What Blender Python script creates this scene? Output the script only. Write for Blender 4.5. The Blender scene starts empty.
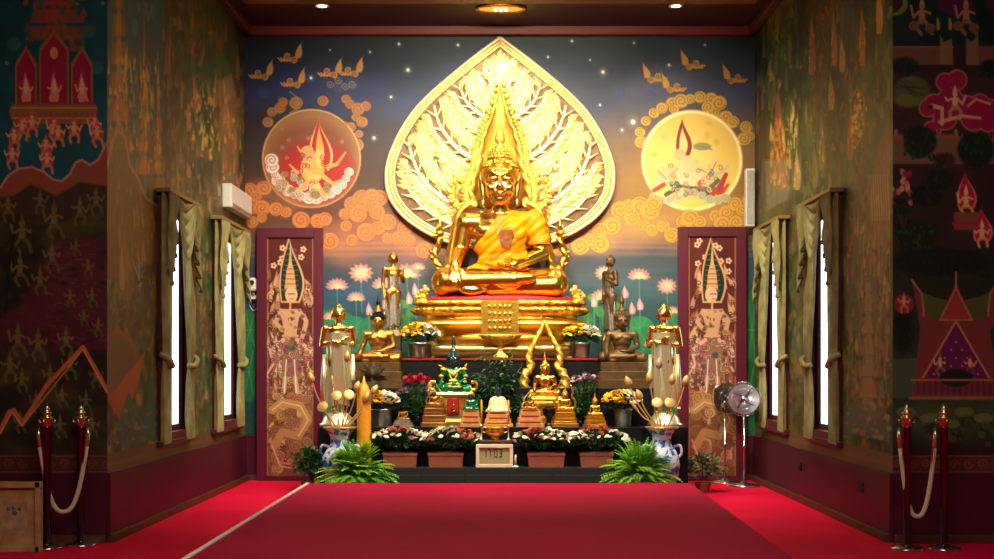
import bpy, bmesh, math, random
import numpy as np
from mathutils import Vector, Matrix, Quaternion
random.seed(7)
S = bpy.context.scene
COL = S.collection
PI = math.pi
F = 1150.0            # focal length in photo pixels
EYE = 1.3
YB = 13.0             # back wall
YF = 8.43             # front corner of the chapel recess
XW = 2.88             # half width of the recess
ZC = 5.11             # ceiling

def at(px, py, Y):
    return Vector(((px - 500) * Y / F, Y, EYE + (365 - py) * Y / F))
def sx(n, Y):
    return n * Y / F

# ---------------------------------------------------------------- camera
cd = bpy.data.cameras.new('camera')
cam = bpy.data.objects.new('camera', cd); COL.objects.link(cam)
cam.location = (0, 0, EYE); cam.rotation_euler = (PI / 2, 0, 0)
cd.sensor_width = 36; cd.lens = F / 994 * 36
cd.shift_x = -3 / 994; cd.shift_y = 85.5 / 994
cd.clip_end = 200
S.camera = cam

# ---------------------------------------------------------------- world: pale daylight outside the windows
w = bpy.data.worlds.new('daylight'); S.world = w; w.use_nodes = True
wn = w.node_tree
bg = wn.nodes['Background']
bg.inputs[0].default_value = (0.80, 0.95, 1.0, 1); bg.inputs[1].default_value = 3.2

S.view_settings.view_transform = 'Standard'
S.view_settings.look = 'None'
S.view_settings.gamma = 1
S.view_settings.exposure = 0.0
try: S.view_settings.use_curve_mapping = False
except Exception: pass
S.cycles.use_denoising = True
S.cycles.max_bounces = 8
S.cycles.sample_clamp_indirect = 6

# ---------------------------------------------------------------- lights
def aim(o, tgt):
    d = Vector(tgt) - o.location
    o.rotation_euler = d.to_track_quat('-Z', 'Y').to_euler()
def area(name, loc, tgt, sx_, sy_, power, col, spread=PI):
    l = bpy.data.lights.new(name, 'AREA'); l.shape = 'RECTANGLE'; l.size = sx_; l.size_y = sy_
    l.energy = power; l.color = col; l.spread = spread
    o = bpy.data.objects.new(name, l); COL.objects.link(o); o.location = loc; aim(o, tgt); return o
def spot(name, loc, tgt, power, col, ang, blend=.6, r=.05):
    l = bpy.data.lights.new(name, 'SPOT'); l.energy = power; l.color = col
    l.spot_size = math.radians(ang); l.spot_blend = blend; l.shadow_soft_size = r
    o = bpy.data.objects.new(name, l); COL.objects.link(o); o.location = loc; aim(o, tgt); return o
WARM = (1.0, .80, .52)
# recessed lamp over the halo, two side downlights, unseen front lamps added to light Buddha and altar
spot('ceiling_lamp_light', (0, 12.2, 5.02), (0, 12.75, 3.6), 120, (1, .86, .55), 120, .8, .08)
spot('downlight_light', (-1.88, 12.17, 5.05), (-1.88, 12.3, 0), 45, WARM, 140, 1, .05)
spot('downlight_light', (1.86, 12.17, 5.05), (1.86, 12.3, 0), 65, WARM, 140, 1, .05)
area('unseen_altar_light', (0, 8.6, 5.0), (0, 12.6, 2.4), 1.6, .25, 105, (1, .88, .66), math.radians(95))
area('unseen_altar_light', (-1.5, 9.6, 5.0), (-.6, 12.4, .9), .5, .25, 75, (1, .90, .72), math.radians(100))
area('unseen_altar_light', (1.5, 9.6, 5.0), (.6, 12.4, .9), .5, .25, 80, (1, .88, .66), math.radians(100))
area('hall_fill_light', (0, 3.0, 5.0), (0, 3.0, 0), 3.0, 3.0, 280, (1, .93, .82))  # added ambient fill for the floor and front walls, no visible fixture
# ================================================================ helpers
class MB:
    def __init__(s): s.v = []; s.f = []; s.m = []
    def add(s, vs, fs, mi=0):
        n = len(s.v); s.v += [tuple(v) for v in vs]
        for f in fs: s.f.append(tuple(i + n for i in f)); s.m.append(mi)
        return s
    def box(s, c, d, mi=0, rot=None):
        hx, hy, hz = d[0] / 2, d[1] / 2, d[2] / 2
        vs = [Vector((x * hx, y * hy, z * hz)) for x in (-1, 1) for y in (-1, 1) for z in (-1, 1)]
        if rot is not None: vs = [rot @ v for v in vs]
        c = Vector(c)
        return s.add([c + v for v in vs], [(0, 1, 3, 2), (4, 6, 7, 5), (0, 4, 5, 1), (2, 3, 7, 6), (0, 2, 6, 4), (1, 5, 7, 3)], mi)
    def stack(s, c, prof, mi=0):
        # prof: (half width, half depth, z) rounded-rectangle rings
        vs = []; K = 16
        for hw, hd, z in prof:
            r = min(hw, hd) * .12
            for q, (qx, qy) in enumerate(((1, 1), (-1, 1), (-1, -1), (1, -1))):
                for k in range(4):
                    a = q * PI / 2 + k / 3 * PI / 2
                    vs.append((c[0] + qx * (hw - r) + r * math.cos(a), c[1] + qy * (hd - r) + r * math.sin(a), c[2] + z))
        fs = []
        for i in range(len(prof) - 1):
            for k in range(K):
                fs.append((i * K + k, i * K + (k + 1) % K, (i + 1) * K + (k + 1) % K, (i + 1) * K + k))
        fs.append(tuple(reversed(range(K)))); fs.append(tuple(range((len(prof) - 1) * K, len(prof) * K)))
        return s.add(vs, fs, mi)
    def lathe(s, c, prof, seg=24, kx=1, ky=1, mi=0, mod=None, sq=1.0):
        # prof (r,z[,amp]) ; mod: number of petals ; sq: superellipse exponent
        vs = []
        for p in prof:
            r, z = p[0], p[1]; amp = p[2] if len(p) > 2 else 0
            for k in range(seg):
                a = 2 * PI * k / seg
                rr = r * (1 + (amp * abs(math.cos(mod * a / 2)) if mod else 0))
                ca, sa = math.cos(a), math.sin(a)
                ca = math.copysign(abs(ca) ** sq, ca); sa = math.copysign(abs(sa) ** sq, sa)
                vs.append((c[0] + rr * kx * ca, c[1] + rr * ky * sa, c[2] + z))
        n = len(prof)
        fs = [(i * seg + k, i * seg + (k + 1) % seg, (i + 1) * seg + (k + 1) % seg, (i + 1) * seg + k) for i in range(n - 1) for k in range(seg)]
        fs.append(tuple(reversed(range(seg)))); fs.append(tuple(range((n - 1) * seg, n * seg)))
        return s.add(vs, fs, mi)
    def ball(s, c, r, seg=12, rings=8, mi=0, rot=None):
        if not hasattr(r, '__len__'): r = (r, r, r)
        vs = []; c = Vector(c)
        for i in range(1, rings):
            t = PI * i / rings
            for k in range(seg):
                a = 2 * PI * k / seg
                v = Vector((r[0] * math.sin(t) * math.cos(a), r[1] * math.sin(t) * math.sin(a), r[2] * math.cos(t)))
                vs.append(c + (rot @ v if rot is not None else v))
        t0 = Vector((0, 0, r[2])); t1 = -t0
        vs.append(c + (rot @ t0 if rot is not None else t0)); vs.append(c + (rot @ t1 if rot is not None else t1))
        T = (rings - 1) * seg; fs = []
        for i in range(rings - 2):
            for k in range(seg): fs.append((i * seg + k, (i + 1) * seg + k, (i + 1) * seg + (k + 1) % seg, i * seg + (k + 1) % seg))
        for k in range(seg):
            fs.append((T, k, (k + 1) % seg)); fs.append((T + 1, (rings - 2) * seg + (k + 1) % seg, (rings - 2) * seg + k))
        return s.add(vs, fs, mi)
    def tube(s, pts, rad, seg=8, mi=0, twist=None, flat=1.0):
        pts = [Vector(p) for p in pts]; n = len(pts)
        if not hasattr(rad, '__len__'): rad = [rad] * n
        vs = []; up = Vector((0.013, -1, 0.021)).normalized()
        L = 0
        for i, p in enumerate(pts):
            t = (pts[min(i + 1, n - 1)] - pts[max(i - 1, 0)])
            if t.length < 1e-9: t = Vector((0, 0, 1))
            t.normalize()
            a = up - t * up.dot(t)
            if a.length < 1e-3: a = Vector((1, 0, 0)) - t * t.x
            a.normalize(); b = t.cross(a)
            if i: L += (p - pts[i - 1]).length
            for k in range(seg):
                th = 2 * PI * k / seg; r = rad[i]
                if twist: r *= 1 + .28 * math.cos(2 * th + L * twist)
                vs.append(p + a * (math.cos(th) * r * flat) + b * (math.sin(th) * r))
        fs = [(i * seg + k, i * seg + (k + 1) % seg, (i + 1) * seg + (k + 1) % seg, (i + 1) * seg + k) for i in range(n - 1) for k in range(seg)]
        fs.append(tuple(reversed(range(seg)))); fs.append(tuple(range((n - 1) * seg, n * seg)))
        return s.add(vs, fs, mi)
    def prism(s, poly, o, u, v, n, th, mi=0, bulge=0):
        # extrude a 2D polygon poly in plane (o,u,v) by thickness th along n
        o, u, v, n = Vector(o), Vector(u), Vector(v), Vector(n)
        k = len(poly)
        cx = sum(p[0] for p in poly) / k; cy = sum(p[1] for p in poly) / k
        back = [o + u * p[0] + v * p[1] for p in poly]
        front = [b + n * th for b in back]
        fs = [(i, (i + 1) % k, k + (i + 1) % k, k + i) for i in range(k)]
        c = o + u * cx + v * cy + n * (th + bulge)
        fs += [(k + i, k + (i + 1) % k, 2 * k) for i in range(k)]
        fs.append(tuple(reversed(range(k))))
        return s.add(back + front + [c], fs, mi)
    def grid(s, fn, nu, nv, mi=0):
        vs = [fn(i / nu, j / nv) for j in range(nv + 1) for i in range(nu + 1)]
        W = nu + 1
        return s.add(vs, [(j * W + i, j * W + i + 1, (j + 1) * W + i + 1, (j + 1) * W + i) for j in range(nv) for i in range(nu)], mi)
    def leaf(s, b, d, L, wd, droop=.3, mi=0, n=3, fold=.15):
        b = Vector(b); d = Vector(d).normalized()
        side = d.cross(Vector((0, 0, 1)))
        if side.length < .05: side = Vector((1, 0, 0))
        side.normalize(); up = side.cross(d)
        vs = [b]; prof = {2: (1, ), 3: (.8, 1)}.get(n, (.7, 1, .6))
        m = len(prof)
        for i, pw in enumerate(prof):
            t = (i + 1) / (m + 1)
            c = b + d * (L * t) - Vector((0, 0, 1)) * (droop * L * t * t)
            vs += [c - side * (wd * pw / 2) + up * wd * fold, c, c + side * (wd * pw / 2) + up * wd * fold]
        vs.append(b + d * L - Vector((0, 0, 1)) * (droop * L))
        fs = [(0, 1, 2), (0, 2, 3)]
        for i in range(m - 1):
            a = 1 + 3 * i; fs += [(a, a + 3, a + 4, a + 1), (a + 1, a + 4, a + 5, a + 2)]
        a = 1 + 3 * (m - 1); e = len(vs) - 1
        fs += [(a, e, a + 1), (a + 1, e, a + 2)]
        return s.add(vs, fs, mi)
    def mesh(s, name, mats, smooth=True):
        me = bpy.data.meshes.new(name)
        me.from_pydata(s.v, [], s.f)
        for m in (mats if isinstance(mats, (list, tuple)) else [mats]): me.materials.append(m)
        me.polygons.foreach_set('material_index', s.m)
        if smooth: me.polygons.foreach_set('use_smooth', [True] * len(s.f))
        me.update(); return me
    def build(s, name, mats, parent=None, smooth=True, loc=None, auto=None, bevel=0):
        me = s.mesh(name, mats, smooth)
        bm = bmesh.new(); bm.from_mesh(me)
        bmesh.ops.recalc_face_normals(bm, faces=bm.faces)
        if bevel:
            es = [e for e in bm.edges if len(e.link_faces) == 2 and e.calc_face_angle(0) > .6]
            bmesh.ops.bevel(bm, geom=es, offset=bevel, segments=2, affect='EDGES', profile=.5)
        if auto is not None:
            for e in bm.edges:
                if len(e.link_faces) == 2 and e.calc_face_angle(0) > auto: e.smooth = False
        bm.to_mesh(me); bm.free()
        return link(name, me, parent, loc)

def link(name, me, parent=None, loc=None):
    o = bpy.data.objects.new(name, me); COL.objects.link(o)
    if loc is not None: o.location = loc
    if parent is not None: o.parent = parent
    return o
def thing(name, label, cat, loc=(0, 0, 0), rz=0, group=None, scale=None):
    o = bpy.data.objects.new(name, None); COL.objects.link(o)
    o.empty_display_size = .1
    o.location = loc; o.rotation_euler = (0, 0, rz)
    if scale: o.scale = scale if hasattr(scale, '__len__') else (scale,) * 3
    return tag(o, label, cat, group)
def tag(o, label, cat, group=None, kind=None):
    o['label'] = label; o['category'] = cat
    if group: o['group'] = group
    if kind: o['kind'] = kind
    return o
def struct(o): o['kind'] = 'structure'; return o
def setmat(o, m):
    if not o.material_slots: o.data.materials.append(m)
    o.material_slots[0].link = 'OBJECT'; o.material_slots[0].material = m
def copy_tree(o, parent=None):
    c = o.copy(); COL.objects.link(c); c.parent = parent
    for ch in list(o.children): copy_tree(ch, c)
    return c

# ---------------------------------------------------------------- materials
def lin(c):
    return tuple(((x / 255) / 12.92 if x / 255 <= .04045 else ((x / 255 + .055) / 1.055) ** 2.4) for x in c)
MATS = {}
def mat(name, rgb, rough=.5, metal=0, var=.12, scale=30, bump=0, bscale=60, spec=.5, rgb2=None, trans=0, coat=0, sheen=0, emis=0, sub=0, ior=None):
    m = bpy.data.materials.new(name); m.use_nodes = True
    nt = m.node_tree; N = nt.nodes; b = N['Principled BSDF']
    c = lin(rgb); c2 = lin(rgb2) if rgb2 else tuple(x * (1 - var) for x in c)
    tc = N.new('ShaderNodeTexCoord'); nz = N.new('ShaderNodeTexNoise'); nz.inputs['Scale'].default_value = scale; nz.inputs['Detail'].default_value = 3
    nt.links.new(tc.outputs['Object'], nz.inputs['Vector'])
    rp = N.new('ShaderNodeValToRGB'); rp.color_ramp.elements[0].position = .35; rp.color_ramp.elements[1].position = .65
    rp.color_ramp.elements[0].color = (*c2, 1); rp.color_ramp.elements[1].color = (*c, 1)
    nt.links.new(nz.outputs['Fac'], rp.inputs['Fac']); nt.links.new(rp.outputs['Color'], b.inputs['Base Color'])
    b.inputs['Roughness'].default_value = rough; b.inputs['Metallic'].default_value = metal
    b.inputs['Specular IOR Level'].default_value = spec
    b.inputs['Transmission Weight'].default_value = trans
    b.inputs['Coat Weight'].default_value = coat; b.inputs['Sheen Weight'].default_value = sheen
    if ior: b.inputs['IOR'].default_value = ior
    if sub: b.inputs['Subsurface Weight'].default_value = sub; b.inputs['Subsurface Radius'].default_value = (.02, .01, .005)
    if emis: b.inputs['Emission Color'].default_value = (*c, 1); b.inputs['Emission Strength'].default_value = emis
    if bump:
        n2 = N.new('ShaderNodeTexNoise'); n2.inputs['Scale'].default_value = bscale; n2.inputs['Detail'].default_value = 4
        nt.links.new(tc.outputs['Object'], n2.inputs['Vector'])
        bp = N.new('ShaderNodeBump'); bp.inputs['Strength'].default_value = bump; bp.inputs['Distance'].default_value = .01
        nt.links.new(n2.outputs['Fac'], bp.inputs['Height']); nt.links.new(bp.outputs['Normal'], b.inputs['Normal'])
    MATS[name] = m; return m
def leafmat(name, rgb, rgb2, rough=.5, scale=14, tl=.25):
    m = mat(name, rgb, rough, rgb2=rgb2, scale=scale)
    nt = m.node_tree; N = nt.nodes
    out = N['Material Output']; b = N['Principled BSDF']
    t = N.new('ShaderNodeBsdfTranslucent'); mx = N.new('ShaderNodeMixShader'); mx.inputs[0].default_value = tl
    nt.links.new(N['Color Ramp'].outputs['Color'], t.inputs['Color'])
    nt.links.new(b.outputs[0], mx.inputs[1]); nt.links.new(t.outputs[0], mx.inputs[2]); nt.links.new(mx.outputs[0], out.inputs[0])
    return m
def paintmat(name, rough=.55, bump=.15, metal=0, spec=.4):
    m = bpy.data.materials.new(name); m.use_nodes = True
    nt = m.node_tree; N = nt.nodes; b = N['Principled BSDF']
    a = N.new('ShaderNodeAttribute'); a.attribute_name = 'paint'
    nt.links.new(a.outputs['Color'], b.inputs['Base Color'])
    b.inputs['Roughness'].default_value = rough; b.inputs['Metallic'].default_value = metal
    b.inputs['Specular IOR Level'].default_value = spec
    tc = N.new('ShaderNodeTexCoord'); n2 = N.new('ShaderNodeTexNoise'); n2.inputs['Scale'].default_value = 40; n2.inputs['Detail'].default_value = 4
    nt.links.new(tc.outputs['Object'], n2.inputs['Vector'])
    bp = N.new('ShaderNodeBump'); bp.inputs['Strength'].default_value = bump; bp.inputs['Distance'].default_value = .004
    nt.links.new(n2.outputs['Fac'], bp.inputs['Height']); nt.links.new(bp.outputs['Normal'], b.inputs['Normal'])
    return m

gold_mirror = mat('polished_gold', (244, 190, 78), .25, 1, var=.08, scale=4, bump=.05, bscale=12)
gold = mat('gold_leaf', (240, 186, 72), .30, 1, var=.15, scale=12, bump=.35, bscale=70)
gold_relief = mat('carved_gold', (252, 205, 86), .42, .85, var=.22, scale=16, bump=.7, bscale=80)
gold_pale = mat('pale_gold', (226, 188, 110), .28, 1, var=.1, scale=10)
gold_dark = mat('aged_gold', (188, 140, 70), .38, 1, var=.35, scale=14, bump=.4)
bronze = mat('brown_bronze', (108, 82, 50), .45, .7, var=.35, scale=12, bump=.4)
bronze_black = mat('blackened_bronze', (40, 34, 28), .3, .8, var=.3)
gold_face = mat('face_gold', (246, 204, 104), .24, 1, var=.05, scale=6)
satin = mat('saffron_satin', (214, 136, 0), .5, 0, var=.3, scale=5, bump=.3, bscale=14, spec=.2, rgb2=(196, 104, 0))
red_cloth = mat('red_cushion_cloth', (170, 16, 22), .6, 0, bump=.2)
black_lac = mat('black_lacquer', (7, 8, 8), .5, 0, var=.3, spec=.25)
black_green = mat('dark_green_cloth', (9, 22, 19), .6, 0, var=.25, bump=.2)
emerald = mat('emerald_glass', (6, 110, 58), .12, .1, var=.4, scale=10, coat=.6)
dark_jade = mat('dark_jade', (18, 50, 60), .2, .2, var=.3, coat=.5)
cream = mat('cream_plaster', (222, 200, 150), .5, .1, var=.1)
crimson_paint = mat('crimson_lacquer', (150, 28, 24), .4, .2, var=.2)
orange_gold = mat('orange_gold_paint', (216, 160, 92), .4, .5, var=.25, scale=20)
terracotta = mat('terracotta_plastic', (146, 78, 58), .55, 0, var=.08)
chrome = mat('chrome', (215, 220, 225), .14, 1, var=.05)
steel = mat('brushed_steel', (190, 190, 195), .3, 1, var=.08)
silver = mat('dull_silver', (170, 165, 150), .4, .9, var=.3, bump=.4)
wax = mat('yellow_wax', (226, 156, 30), .45, 0, var=.12, scale=20, sub=.2)
wick = mat('wick', (60, 50, 40), .8)
mum_white = mat('white_petals', (238, 232, 205), .6, 0, var=.12, scale=60)
mum_yellow = mat('yellow_petals', (240, 196, 20), .6, 0, var=.15, scale=60)
mum_rust = mat('rust_petals', (170, 76, 50), .6, 0, var=.25, scale=60)
mum_red = mat('magenta_petals', (196, 20, 60), .6, 0, var=.25, scale=60)
mum_purple = mat('purple_petals', (130, 60, 90), .6, 0, rgb2=(225, 200, 215), scale=90)
mum_pink = mat('pink_petals', (210, 120, 110), .6, 0, var=.2)
leaf_dark = leafmat('dark_leaf', (38, 84, 38), (18, 48, 24))
leaf_mid = leafmat('mid_leaf', (60, 120, 62), (26, 66, 34))
leaf_fern = leafmat('fern_leaf', (176, 226, 70), (96, 172, 44), scale=9, tl=.35)
stem_green = mat('green_stem', (50, 84, 34), .6)
soil = mat('potting_soil', (40, 28, 20), .9)
porcelain_nodes = None
maroon = mat('maroon_paint', (72, 12, 34), .42, 0, var=.12, scale=3)
maroon_trim = mat('maroon_trim', (88, 18, 40), .4, 0, var=.1, scale=5)
cornice_m = mat('terracotta_cornice', (120, 48, 36), .5, 0, var=.1)
ceiling_m = mat('aubergine_ceiling', (58, 18, 32), .5, 0, var=.12, scale=2)
carpet = mat('red_carpet', (214, 2, 54), .85, 0, var=.16, scale=1.4, bump=.25, bscale=300, spec=.15)
carpet2 = mat('platform_red_carpet', (168, 0, 52), .8, 0, var=.14, scale=1.1, bump=.25, bscale=300, spec=.15)
white_plastic = mat('white_plastic', (214, 212, 204), .45, 0, var=.04)
white_trim = mat('white_edging', (232, 210, 190), .5)
wood = mat('light_wood', (176, 134, 84), .5, 0, rgb2=(150, 108, 62), scale=8)
wood_dark = mat('dark_wood', (84, 46, 28), .45, 0, var=.25, scale=14)
paper = mat('printed_paper', (168, 140, 100), .7, 0, rgb2=(140, 108, 76), scale=14)
black_plastic = mat('black_plastic', (22, 22, 24), .4)
lcd = mat('lcd_glass', (150, 142, 98), .3, 0, var=.05)
drape_m = leafmat('olive_gold_drape', (176, 166, 106), (140, 130, 78), .7, 6, .3)
drape_dark = mat('olive_lining', (96, 88, 48), .7, 0, var=.15)
# ================================================================ mural painter: colours are paint, laid on a fine wall mesh
def fbm(X, Y, scale, seed=0, octv=4, ax=1.0, ay=1.0):
    rng = np.random.RandomState(seed); out = np.zeros(np.broadcast(X, Y).shape); amp = 1; tot = 0
    for o in range(octv):
        T = rng.rand(64, 64); f = scale * 2 ** o
        x = (X * ax * f) % 64; y = (Y * ay * f) % 64
        xi = np.floor(x).astype(int); yi = np.floor(y).astype(int); fx = x - xi; fy = y - yi
        fx = fx * fx * (3 - 2 * fx); fy = fy * fy * (3 - 2 * fy)
        xi %= 64; yi %= 64; x1 = (xi + 1) % 64; y1 = (yi + 1) % 64
        out += amp * ((T[xi, yi] * (1 - fx) + T[x1, yi] * fx) * (1 - fy) + (T[xi, y1] * (1 - fx) + T[x1, y1] * fx) * fy)
        tot += amp; amp *= .5
    return out / tot
def lerp_stops(v, stops):
    xs = [s[0] for s in stops]
    return np.stack([np.interp(v, xs, [s[1][k] for s in stops]) for k in range(3)], -1)
class Mural:
    def __init__(s, PX, PY):
        s.X = PX; s.Y = PY; s.C = np.zeros(PX.shape + (3,)); s.cx = PX[PX.shape[0] // 2]
    def win(s, x0, x1, y0, y1):
        c = np.where((s.cx >= x0) & (s.cx <= x1))[0]
        if len(c) == 0: return None
        a, b = c[0], c[-1] + 1
        r = np.where(((s.Y[:, a:b] >= y0) & (s.Y[:, a:b] <= y1)).any(1))[0]
        if len(r) == 0: return None
        return slice(r[0], r[-1] + 1), slice(a, b)
    def mix(s, w, al, col):
        col = np.array(col, float)
        s.C[w] = s.C[w] * (1 - al[..., None]) + col * al[..., None]
    def ell(s, cx, cy, rx, ry, col, al=1, soft=.8, rot=0):
        R = max(rx, ry) + soft + 1; w = s.win(cx - R, cx + R, cy - R, cy + R)
        if not w: return
        dx = s.X[w] - cx; dy = s.Y[w] - cy
        if rot: dx, dy = dx * math.cos(rot) + dy * math.sin(rot), -dx * math.sin(rot) + dy * math.cos(rot)
        d = (np.sqrt((dx / rx) ** 2 + (dy / ry) ** 2) - 1) * min(rx, ry)
        s.mix(w, np.clip(.5 - d / soft, 0, 1) * al, col)
    def poly(s, pts, col, al=1, soft=.8, colfn=None):
        P = np.array(pts, float); pad = soft + 1
        w = s.win(P[:, 0].min() - pad, P[:, 0].max() + pad, P[:, 1].min() - pad, P[:, 1].max() + pad)
        if not w: return
        x = s.X[w]; y = s.Y[w]; ins = np.zeros(x.shape, bool); dm = np.full(x.shape, 1e9)
        for i in range(len(P)):
            x0, y0 = P[i]; x1, y1 = P[(i + 1) % len(P)]
            if y0 != y1:
                ins ^= ((y0 > y) != (y1 > y)) & (x < (x1 - x0) * (y - y0) / (y1 - y0) + x0)
            ex, ey = x1 - x0, y1 - y0; L = ex * ex + ey * ey + 1e-9
            t = np.clip(((x - x0) * ex + (y - y0) * ey) / L, 0, 1)
            dm = np.minimum(dm, (x - x0 - t * ex) ** 2 + (y - y0 - t * ey) ** 2)
        d = np.sqrt(dm) * np.where(ins, -1, 1)
        a = np.clip(.5 - d / soft, 0, 1) * al
        s.mix(w, a, col)
    def line(s, pts, wd, col, al=1, taper=0, soft=.8):
        P = np.array(pts, float); pad = wd + soft + 1
        w = s.win(P[:, 0].min() - pad, P[:, 0].max() + pad, P[:, 1].min() - pad, P[:, 1].max() + pad)
        if not w: return
        x = s.X[w]; y = s.Y[w]; best = np.full(x.shape, 1e9); n = len(P) - 1
        for i in range(n):
            x0, y0 = P[i]; x1, y1 = P[i + 1]; ex, ey = x1 - x0, y1 - y0; L = ex * ex + ey * ey + 1e-9
            t = np.clip(((x - x0) * ex + (y - y0) * ey) / L, 0, 1)
            ww = wd / 2 * (1 - taper * (i + t) / n)
            best = np.minimum(best, np.sqrt((x - x0 - t * ex) ** 2 + (y - y0 - t * ey) ** 2) - ww)
        s.mix(w, np.clip(.5 - best / soft, 0, 1) * al, col)
    # --- motifs
    def spiral(s, cx, cy, r, col, wd=1.2, turns=1.6, a0=0, sgn=1, al=1):
        pts = [(cx + r * (1 - .85 * t) * math.cos(a0 + sgn * t * turns * 2 * PI), cy + r * (1 - .85 * t) * math.sin(a0 + sgn * t * turns * 2 * PI)) for t in np.linspace(0, 1, 22)]
        s.line(pts, wd, col, al)
    def curl(s, cx, cy, r, fill, dark, a0=0, sgn=1, al=1):
        s.ell(cx, cy, r * 1.08, r, dark, al * .55, soft=2)
        s.ell(cx, cy, r, r * .94, fill, al)
        s.spiral(cx, cy, r * .8, dark, max(.8, r * .13), 1.5, a0, sgn, al * .8)
    def cloud(s, pts, r, fill, dark, seed=0, al=1):
        rn = random.Random(seed)
        for (x, y) in pts:
            s.curl(x, y, r * rn.uniform(.7, 1.2), fill, dark, rn.uniform(0, 6), rn.choice((-1, 1)), al)
    def flame(s, cx, cy, wd, h, col, lean=0, al=1, edge=None):
        def shape(k):
            L = []; R = []
            for t in np.linspace(0, 1, 12):
                ww = wd / 2 * k * math.sin(PI * min(1, t * .85 + .22)) ** .8 * (1 - t ** 2.2)
                xx = cx + lean * t * t + .06 * wd * math.sin(t * 6); yy = cy - h * t * (1 if k >= 1 else .96)
                L.append((xx - ww, yy)); R.append((xx + ww, yy))
            return L + R[::-1]
        if edge: s.poly(shape(1.25), edge, al)
        s.poly(shape(1), col, al)
    def fig(s, cx, cy, h, skin, cloth, seed=0, crown=None, aura=None, al=1):
        rn = random.Random(seed); q = h / 10
        if aura: s.flame(cx, cy + 1 * q, 4.2 * q, 9 * q, aura, al=al, edge=crown)
        a = rn.uniform(-.8, .8)
        s.line([(cx, cy - q), (cx - 1.8 * q, cy + 1.4 * q), (cx - (1 + a) * q, cy + 3.6 * q)], 1.1 * q, cloth, al)
        s.line([(cx, cy - q), (cx + 2 * q, cy + 1 * q), (cx + (2.2 - a) * q, cy + 3.4 * q)], 1.1 * q, cloth, al)
        s.ell(cx, cy - .6 * q, 1.1 * q, 1.2 * q, cloth, al)
        s.ell(cx, cy - 2.2 * q, 1 * q, 1.6 * q, skin, al)
        s.line([(cx - .9 * q, cy - 3.2 * q), (cx - 2.5 * q, cy - (2 + a) * q), (cx - 3.2 * q, cy - (4 - a) * q)], .7 * q, skin, al)
        s.line([(cx + .9 * q, cy - 3.2 * q), (cx + 2.4 * q, cy - (1.8 - a) * q), (cx + (3 + a) * q, cy - (3.4 + a) * q)], .7 * q, skin, al)
        s.ell(cx, cy - 4.6 * q, .85 * q, 1 * q, skin, al)
        s.poly([(cx - .8 * q, cy - 5.1 * q), (cx + .8 * q, cy - 5.1 * q), (cx, cy - 8 * q)], crown or cloth, al)
    def lotus(s, cx, cy, r, c1=(176, 116, 106), c2=(214, 174, 160), core=(226, 190, 110), up=False):
        angs = np.linspace(-PI, 0, 9) if up else np.linspace(0, 2 * PI, 13)[:-1]
        for k, a in enumerate(angs):
            for rr, cc in ((1, c1), (.72, c2)):
                ex, ey = cx + r * rr * math.cos(a), cy + r * rr * .8 * math.sin(a)
                nx, ny = -math.sin(a) * r * .26 * rr, math.cos(a) * r * .26 * rr
                mx_, my = cx + (ex - cx) * .55, cy + (ey - cy) * .55
                s.poly([(cx, cy), (mx_ + nx, my + ny), (ex, ey), (mx_ - nx, my - ny)], cc)
        s.ell(cx, cy, r * .24, r * .18, core)
    def tower(s, cx, base, wd, h, col, edge, n=5, al=1):
        for i in range(n):
            t = i / n; ww = wd / 2 * (1 - t * .85); y0 = base - h * .6 * t; y1 = base - h * .6 * (t + .8 / n)
            s.poly([(cx - ww, y0), (cx + ww, y0), (cx + ww * .8, y1), (cx - ww * .8, y1)], col, al)
            s.poly([(cx - ww * .5, y0 - 1), (cx + ww * .5, y0 - 1), (cx, y1 - h * .1)], edge, al * .7)
        s.poly([(cx - wd * .12, base - h * .55), (cx + wd * .12, base - h * .55), (cx, base - h)], col, al)
    def toobj(s, name, P3, keep=None, m=None, parent=None):
        """P3: (rows, cols, 3) positions; keep: (rows-1, cols-1) mask of faces that exist."""
        R, Cn = s.X.shape
        idx = np.arange(R * Cn).reshape(R, Cn)
        q = np.stack([idx[:-1, :-1], idx[:-1, 1:], idx[1:, 1:], idx[1:, :-1]], -1).reshape(-1, 4)
        if keep is not None: q = q[keep.reshape(-1)]
        me = bpy.data.meshes.new(name)
        me.vertices.add(R * Cn); me.vertices.foreach_set('co', P3.reshape(-1).astype(np.float32))
        me.loops.add(q.size); me.loops.foreach_set('vertex_index', q.reshape(-1).astype(np.int32))
        me.polygons.add(len(q)); me.polygons.foreach_set('loop_start', (np.arange(len(q)) * 4).astype(np.int32))
        try: me.polygons.foreach_set('loop_total', np.full(len(q), 4, np.int32))
        except Exception: pass
        me.update(); me.validate()
        c = np.clip(s.C / 255, 0, 1); l = np.where(c <= .04045, c / 12.92, ((c + .055) / 1.055) ** 2.4)
        at_ = me.color_attributes.new('paint', 'FLOAT_COLOR', 'POINT')
        buf = np.concatenate([l.reshape(-1, 3), np.ones((R * Cn, 1))], 1).astype(np.float32)
        at_.data.foreach_set('color', buf.reshape(-1))
        me.materials.append(m or MURAL); 
        return link(name, me, parent)
MURAL = paintmat('mural_paint', .5, .2)
# ================================================================ the painted walls
rn = random.Random(11)
G1 = (214, 160, 92); G2 = (240, 200, 110); SK = (222, 178, 134)

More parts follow.
